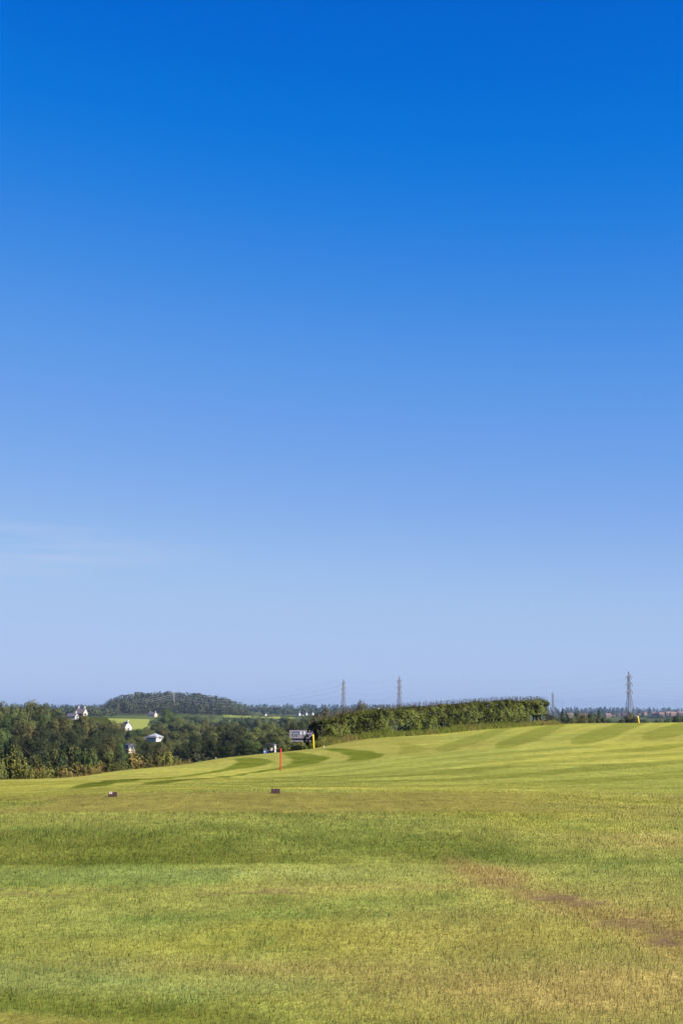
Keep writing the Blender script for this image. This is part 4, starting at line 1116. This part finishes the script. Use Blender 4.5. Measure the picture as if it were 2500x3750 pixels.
def golfer(loc, rz, label):
    r = empty('person', loc, rz)
    # pelvis 0, spine, neck, head; arms; legs (faces local -y)
    N_ = [(0, 0, .95, (.15, .11)), (0, 0, 1.15, (.13, .10)), (0, .01, 1.36, (.165, .11)), (0, 0, 1.50, .055), (0, -.01, 1.56, .052), (0, -.02, 1.65, (.078, .098)), (0, -.01, 1.735, (.068, .082)),
          (.19, 0, 1.41, .06), (.25, -.02, 1.15, .046), (.20, -.20, .98, .036), (.17, -.28, .93, .03),
          (-.19, 0, 1.41, .06), (-.26, 0, 1.14, .046), (-.25, -.08, .90, .036), (-.25, -.10, .83, .03),
          (.10, 0, .86, .085), (.12, -.03, .50, .06), (.13, .02, .10, .042), (.13, -.13, .035, .038),
          (-.10, 0, .86, .085), (-.13, -.02, .50, .06), (-.15, .03, .10, .042), (-.16, -.12, .035, .038)]
    E_ = [(0, 1), (1, 2), (2, 3), (3, 4), (4, 5), (5, 6), (2, 7), (7, 8), (8, 9), (9, 10), (2, 11), (11, 12), (12, 13), (13, 14), (0, 15), (15, 16), (16, 17), (17, 18), (0, 19), (19, 20), (20, 21), (21, 22)]
    for base, dirv, side in ((10, Vector((-.15, -.75, -.4)), -1), (14, Vector((0, -.2, -1)), 1)):
        b = Vector(N_[base][:3]); dv = dirv.normalized(); lat = Vector((1, 0, 0))
        for k, (lo_, ln) in enumerate(((-.024, .070), (-.008, .082), (.009, .076), (.025, .060))):
            i0 = len(N_)
            p1 = b + lat * lo_ + dv * .04; p2 = p1 + dv * ln * .5 + Vector((0, -.006, 0)); p3 = p2 + dv * ln * .45 + Vector((0, .015, -.004))
            for q in (p1, p2, p3): N_.append((q.x, q.y, q.z, .009))
            E_ += [(base, i0), (i0, i0 + 1), (i0 + 1, i0 + 2)]
        i0 = len(N_); q1 = b + lat * side * .032 + dv * .01; q2 = q1 + dv * .035 + lat * side * .012
        N_ += [(q1.x, q1.y, q1.z, .010), (q2.x, q2.y, q2.z, .009)]; E_ += [(base, i0), (i0, i0 + 1)]
    body = link('body', skin_mesh('body', N_, E_, SKN), r)
    # face
    MB().tube([(0, -.108, 1.655), (0, -.125, 1.635), (0, -.108, 1.62)], [.008, .014, .008], 6).build('nose', SKN, body, True)
    for s_ in (-1, 1):
        MB().tube([(s_ * .03, -.103, 1.672), (s_ * .03, -.113, 1.672)], [.011, .008], 6).build('eye', HAIR, body, True)
        MB().tube([(s_ * .078, .0, 1.63), (s_ * .086, .0, 1.655), (s_ * .078, .0, 1.68)], [.010, .014, .010], 6).build('ear', SKN, body, True)
    MB().box(-.022, .022, -.112, -.1, 1.588, 1.596).build('mouth', mat_plain('lips', (.35, .14, .12), .6), body)
    T = [(0, 0, .90, (.175, .135)), (0, 0, 1.15, (.155, .125)), (0, .01, 1.36, (.19, .135)), (0, 0, 1.475, .075), (.19, 0, 1.42, .083), (.235, -.01, 1.24, .072), (-.19, 0, 1.42, .083), (-.24, 0, 1.23, .072)]
    link('shirt', skin_mesh('shirt', T, [(0, 1), (1, 2), (2, 3), (2, 4), (4, 5), (2, 6), (6, 7)], SHIRT), r)
    T = [(0, 0, .96, (.168, .128)), (.10, 0, .86, .105), (.12, -.03, .50, .085), (.13, .02, .11, .072), (-.10, 0, .86, .105), (-.13, -.02, .50, .085), (-.15, .03, .11, .072)]
    link('trousers', skin_mesh('trousers', T, [(0, 1), (1, 2), (2, 3), (0, 4), (4, 5), (5, 6)], TROU), r)
    for s_, xo in ((1, .13), (-1, -.155)):
        link('shoe', skin_mesh('shoe', [(xo, .05, .045, .05), (xo, -.08, .04, .048), (xo, -.18, .032, .034)], [(0, 1), (1, 2)], SHOE), r)
    cp = link('cap', skin_mesh('cap', [(0, .02, 1.71, (.098, .11)), (0, -.01, 1.765, (.085, .095))], [(0, 1)], CAPM), r)
    MB().box(-.07, .07, -.21, -.09, 1.712, 1.724).build('peak', CAPM, cp, False, .005)
    link('hair', skin_mesh('hair', [(0, .05, 1.69, (.085, .06)), (0, .055, 1.62, (.07, .045))], [(0, 1)], HAIR), r)
    return tag(r, label, 'person')
DB = 262
p = at(1007, 2751, DB); golfer((p.x, p.y, tz(p.x, p.y)), R(70), 'person in white shirt and cap standing right of the golf buggy')

BODY = mat_plain('buggy_paint_dark', (.025, .022, .038), .35, .1, 4)
CAN = mat_plain('canopy_grey', (.06, .048, .07), .5, .1, 4)
TYR = mat_plain('tyre_rubber', (.02, .02, .02), .9, .1, 8)
RIM = mat_plain('wheel_rim', (.5, .5, .5), .4, .1, 8, .5)
SEA = mat_plain('seat_vinyl', (.35, .30, .26), .6, .1, 8)
p = at(988, 2751, DB + 1)
bg_ = empty('golf_buggy', (p.x, p.y, tz(p.x, p.y)), R(152))
m = MB(); m.prism([(-1.15, .32), (1.2, .32), (1.25, .55), (1.05, .78), (.72, .80), (.55, .42), (-.25, .42), (-.3, .72), (-1.1, .78), (-1.2, .6)], -.56, .56)
m.build('body', BODY, bg_, False, .03)
m = MB(); m.box(-.28, .24, -.5, .5, .72, .86); m.build('seat', SEA, bg_, False, .04)
m = MB(); m.prism([(-.30, .84), (-.20, .84), (-.34, 1.28), (-.44, 1.28)], -.5, .5); m.build('backrest', SEA, bg_, False, .03)
m = MB(); m.prism([(-1.05, 1.84), (.85, 1.88), (.88, 1.93), (.6, 1.99), (-.8, 1.96), (-1.08, 1.89)], -.62, .62); m.build('canopy', CAN, bg_, False, .02)
for sx, x0, x1 in ((0, -.98, -.98), (1, .98, .74)):
    for sy in (-1, 1):
        MB().tube([(x0, sy * .53, .74), (x1, sy * .55, 1.88)], .022, 6).build('canopy_post', mat_plain('black_metal', (.03, .03, .03), .4), bg_, True)
m = MB(); m.prism([(.93, .84), (.96, .84), (.77, 1.78), (.74, 1.78)], -.5, .5); m.build('windscreen', mat_plain('screen_plastic', (.16, .18, .22), .1), bg_)
MB().tube([(.62, .25, .7), (.42, .25, 1.02)], .02, 6).build('steering_column', mat_plain('black_metal', (.03, .03, .03)), bg_)
m = MB(); m.tube([(.42 + .08 * math.cos(a), .25 + .17 * math.sin(a), 1.02 + .10 * math.cos(a)) for a in np.linspace(0, 2 * math.pi, 15)], .014, 5, False); m.build('steering_wheel', TYR, bg_, True)
for sx in (-.78, .82):
    for sy in (-1, 1):
        wh_ = MB().tube([(sx, sy * .62, .23), (sx, sy * .60, .23), (sx, sy * .46, .23), (sx, sy * .44, .23)], [.18, .23, .23, .18], 18).build('wheel', TYR, bg_, True)
        MB().tube([(sx, sy * .615, .23), (sx, sy * .632, .23)], [.13, .11], 14).build('rim', RIM, wh_)
for sy in (-1, 1):
    MB().tube([(1.19, sy * .38, .62), (1.235, sy * .38, .61)], [.07, .06], 10).build('headlight', FRM, bg_)
tag(bg_, 'dark golf buggy with canopy roof parked just beyond the crest', 'golf buggy')
BLUE = mat_plain('bag_blue', (.02, .13, .42), .6, .1, 8)
CLUB = mat_plain('club_steel', (.45, .45, .46), .3, .05, 3, .8)
def golf_bag(px, d, mat, tilt, label):
    p = at(px, 2750, d)
    o = empty('golf_bag', (p.x, p.y, tz(p.x, p.y) + .02), R(20)); o.rotation_euler[0] = R(tilt)
    MB().tube([(0, 0, 0), (0, 0, .05), (0, 0, .45), (0, 0, .84), (0, 0, .88)], [.12, .135, .12, .14, .14], 12).build('bag_body', mat, o, True)
    MB().box(-.09, .09, -.2, -.11, .12, .5).build('pocket', mat, o, False, .02)
    MB().tube([(.13, 0, .2), (.2, 0, .45), (.13, 0, .75)], .018, 5).build('strap', mat_plain('strap_black', (.03, .03, .03), .8), o)
    for k in range(7):
        a = k * .9; x, y = .07 * math.cos(a), .07 * math.sin(a); t_ = 1.1 + .06 * (k % 3)
        c = MB().tube([(x, y, .7), (x * 1.5, y * 1.5, t_)], .009, 5).build('club', CLUB, o)
        MB().box(x * 1.5 - .05, x * 1.5 + .02, y * 1.5 - .02, y * 1.5 + .02, t_ - .02, t_ + .05).build('club_head', CLUB, c, False, .006)
    return tag(o, label, 'golf bag', 'golf bags beside the buggy')
golf_bag(974, DB - 1, BLUE, 6, 'blue golf bag standing left of the golf buggy')
golf_bag(967, DB - .6, mat_plain('bag_white', (.75, .75, .78), .6, .05, 8), 4, 'white golf bag leftmost beside the golf buggy')

# ------------------------------------------------------------------ haze
hz_m = bpy.data.materials.new('haze'); hz_m.use_nodes = True; t = hz_m.node_tree
t.nodes.clear()
ou = t.nodes.new('ShaderNodeOutputMaterial'); pv = t.nodes.new('ShaderNodeVolumePrincipled')
pv.inputs['Color'].default_value = (.24, .34, .58, 1)
pv.inputs['Density'].default_value = 0.000065
pv.inputs['Anisotropy'].default_value = 0.0
t.links.new(pv.outputs[0], ou.inputs['Volume'])
hb_ = MB().box(-12600, 12600, -420, 9600, -70, 72).build('haze', hz_m)
tag(hb_, 'thin blue haze over the valley and the far ridge', 'haze', kind='stuff')
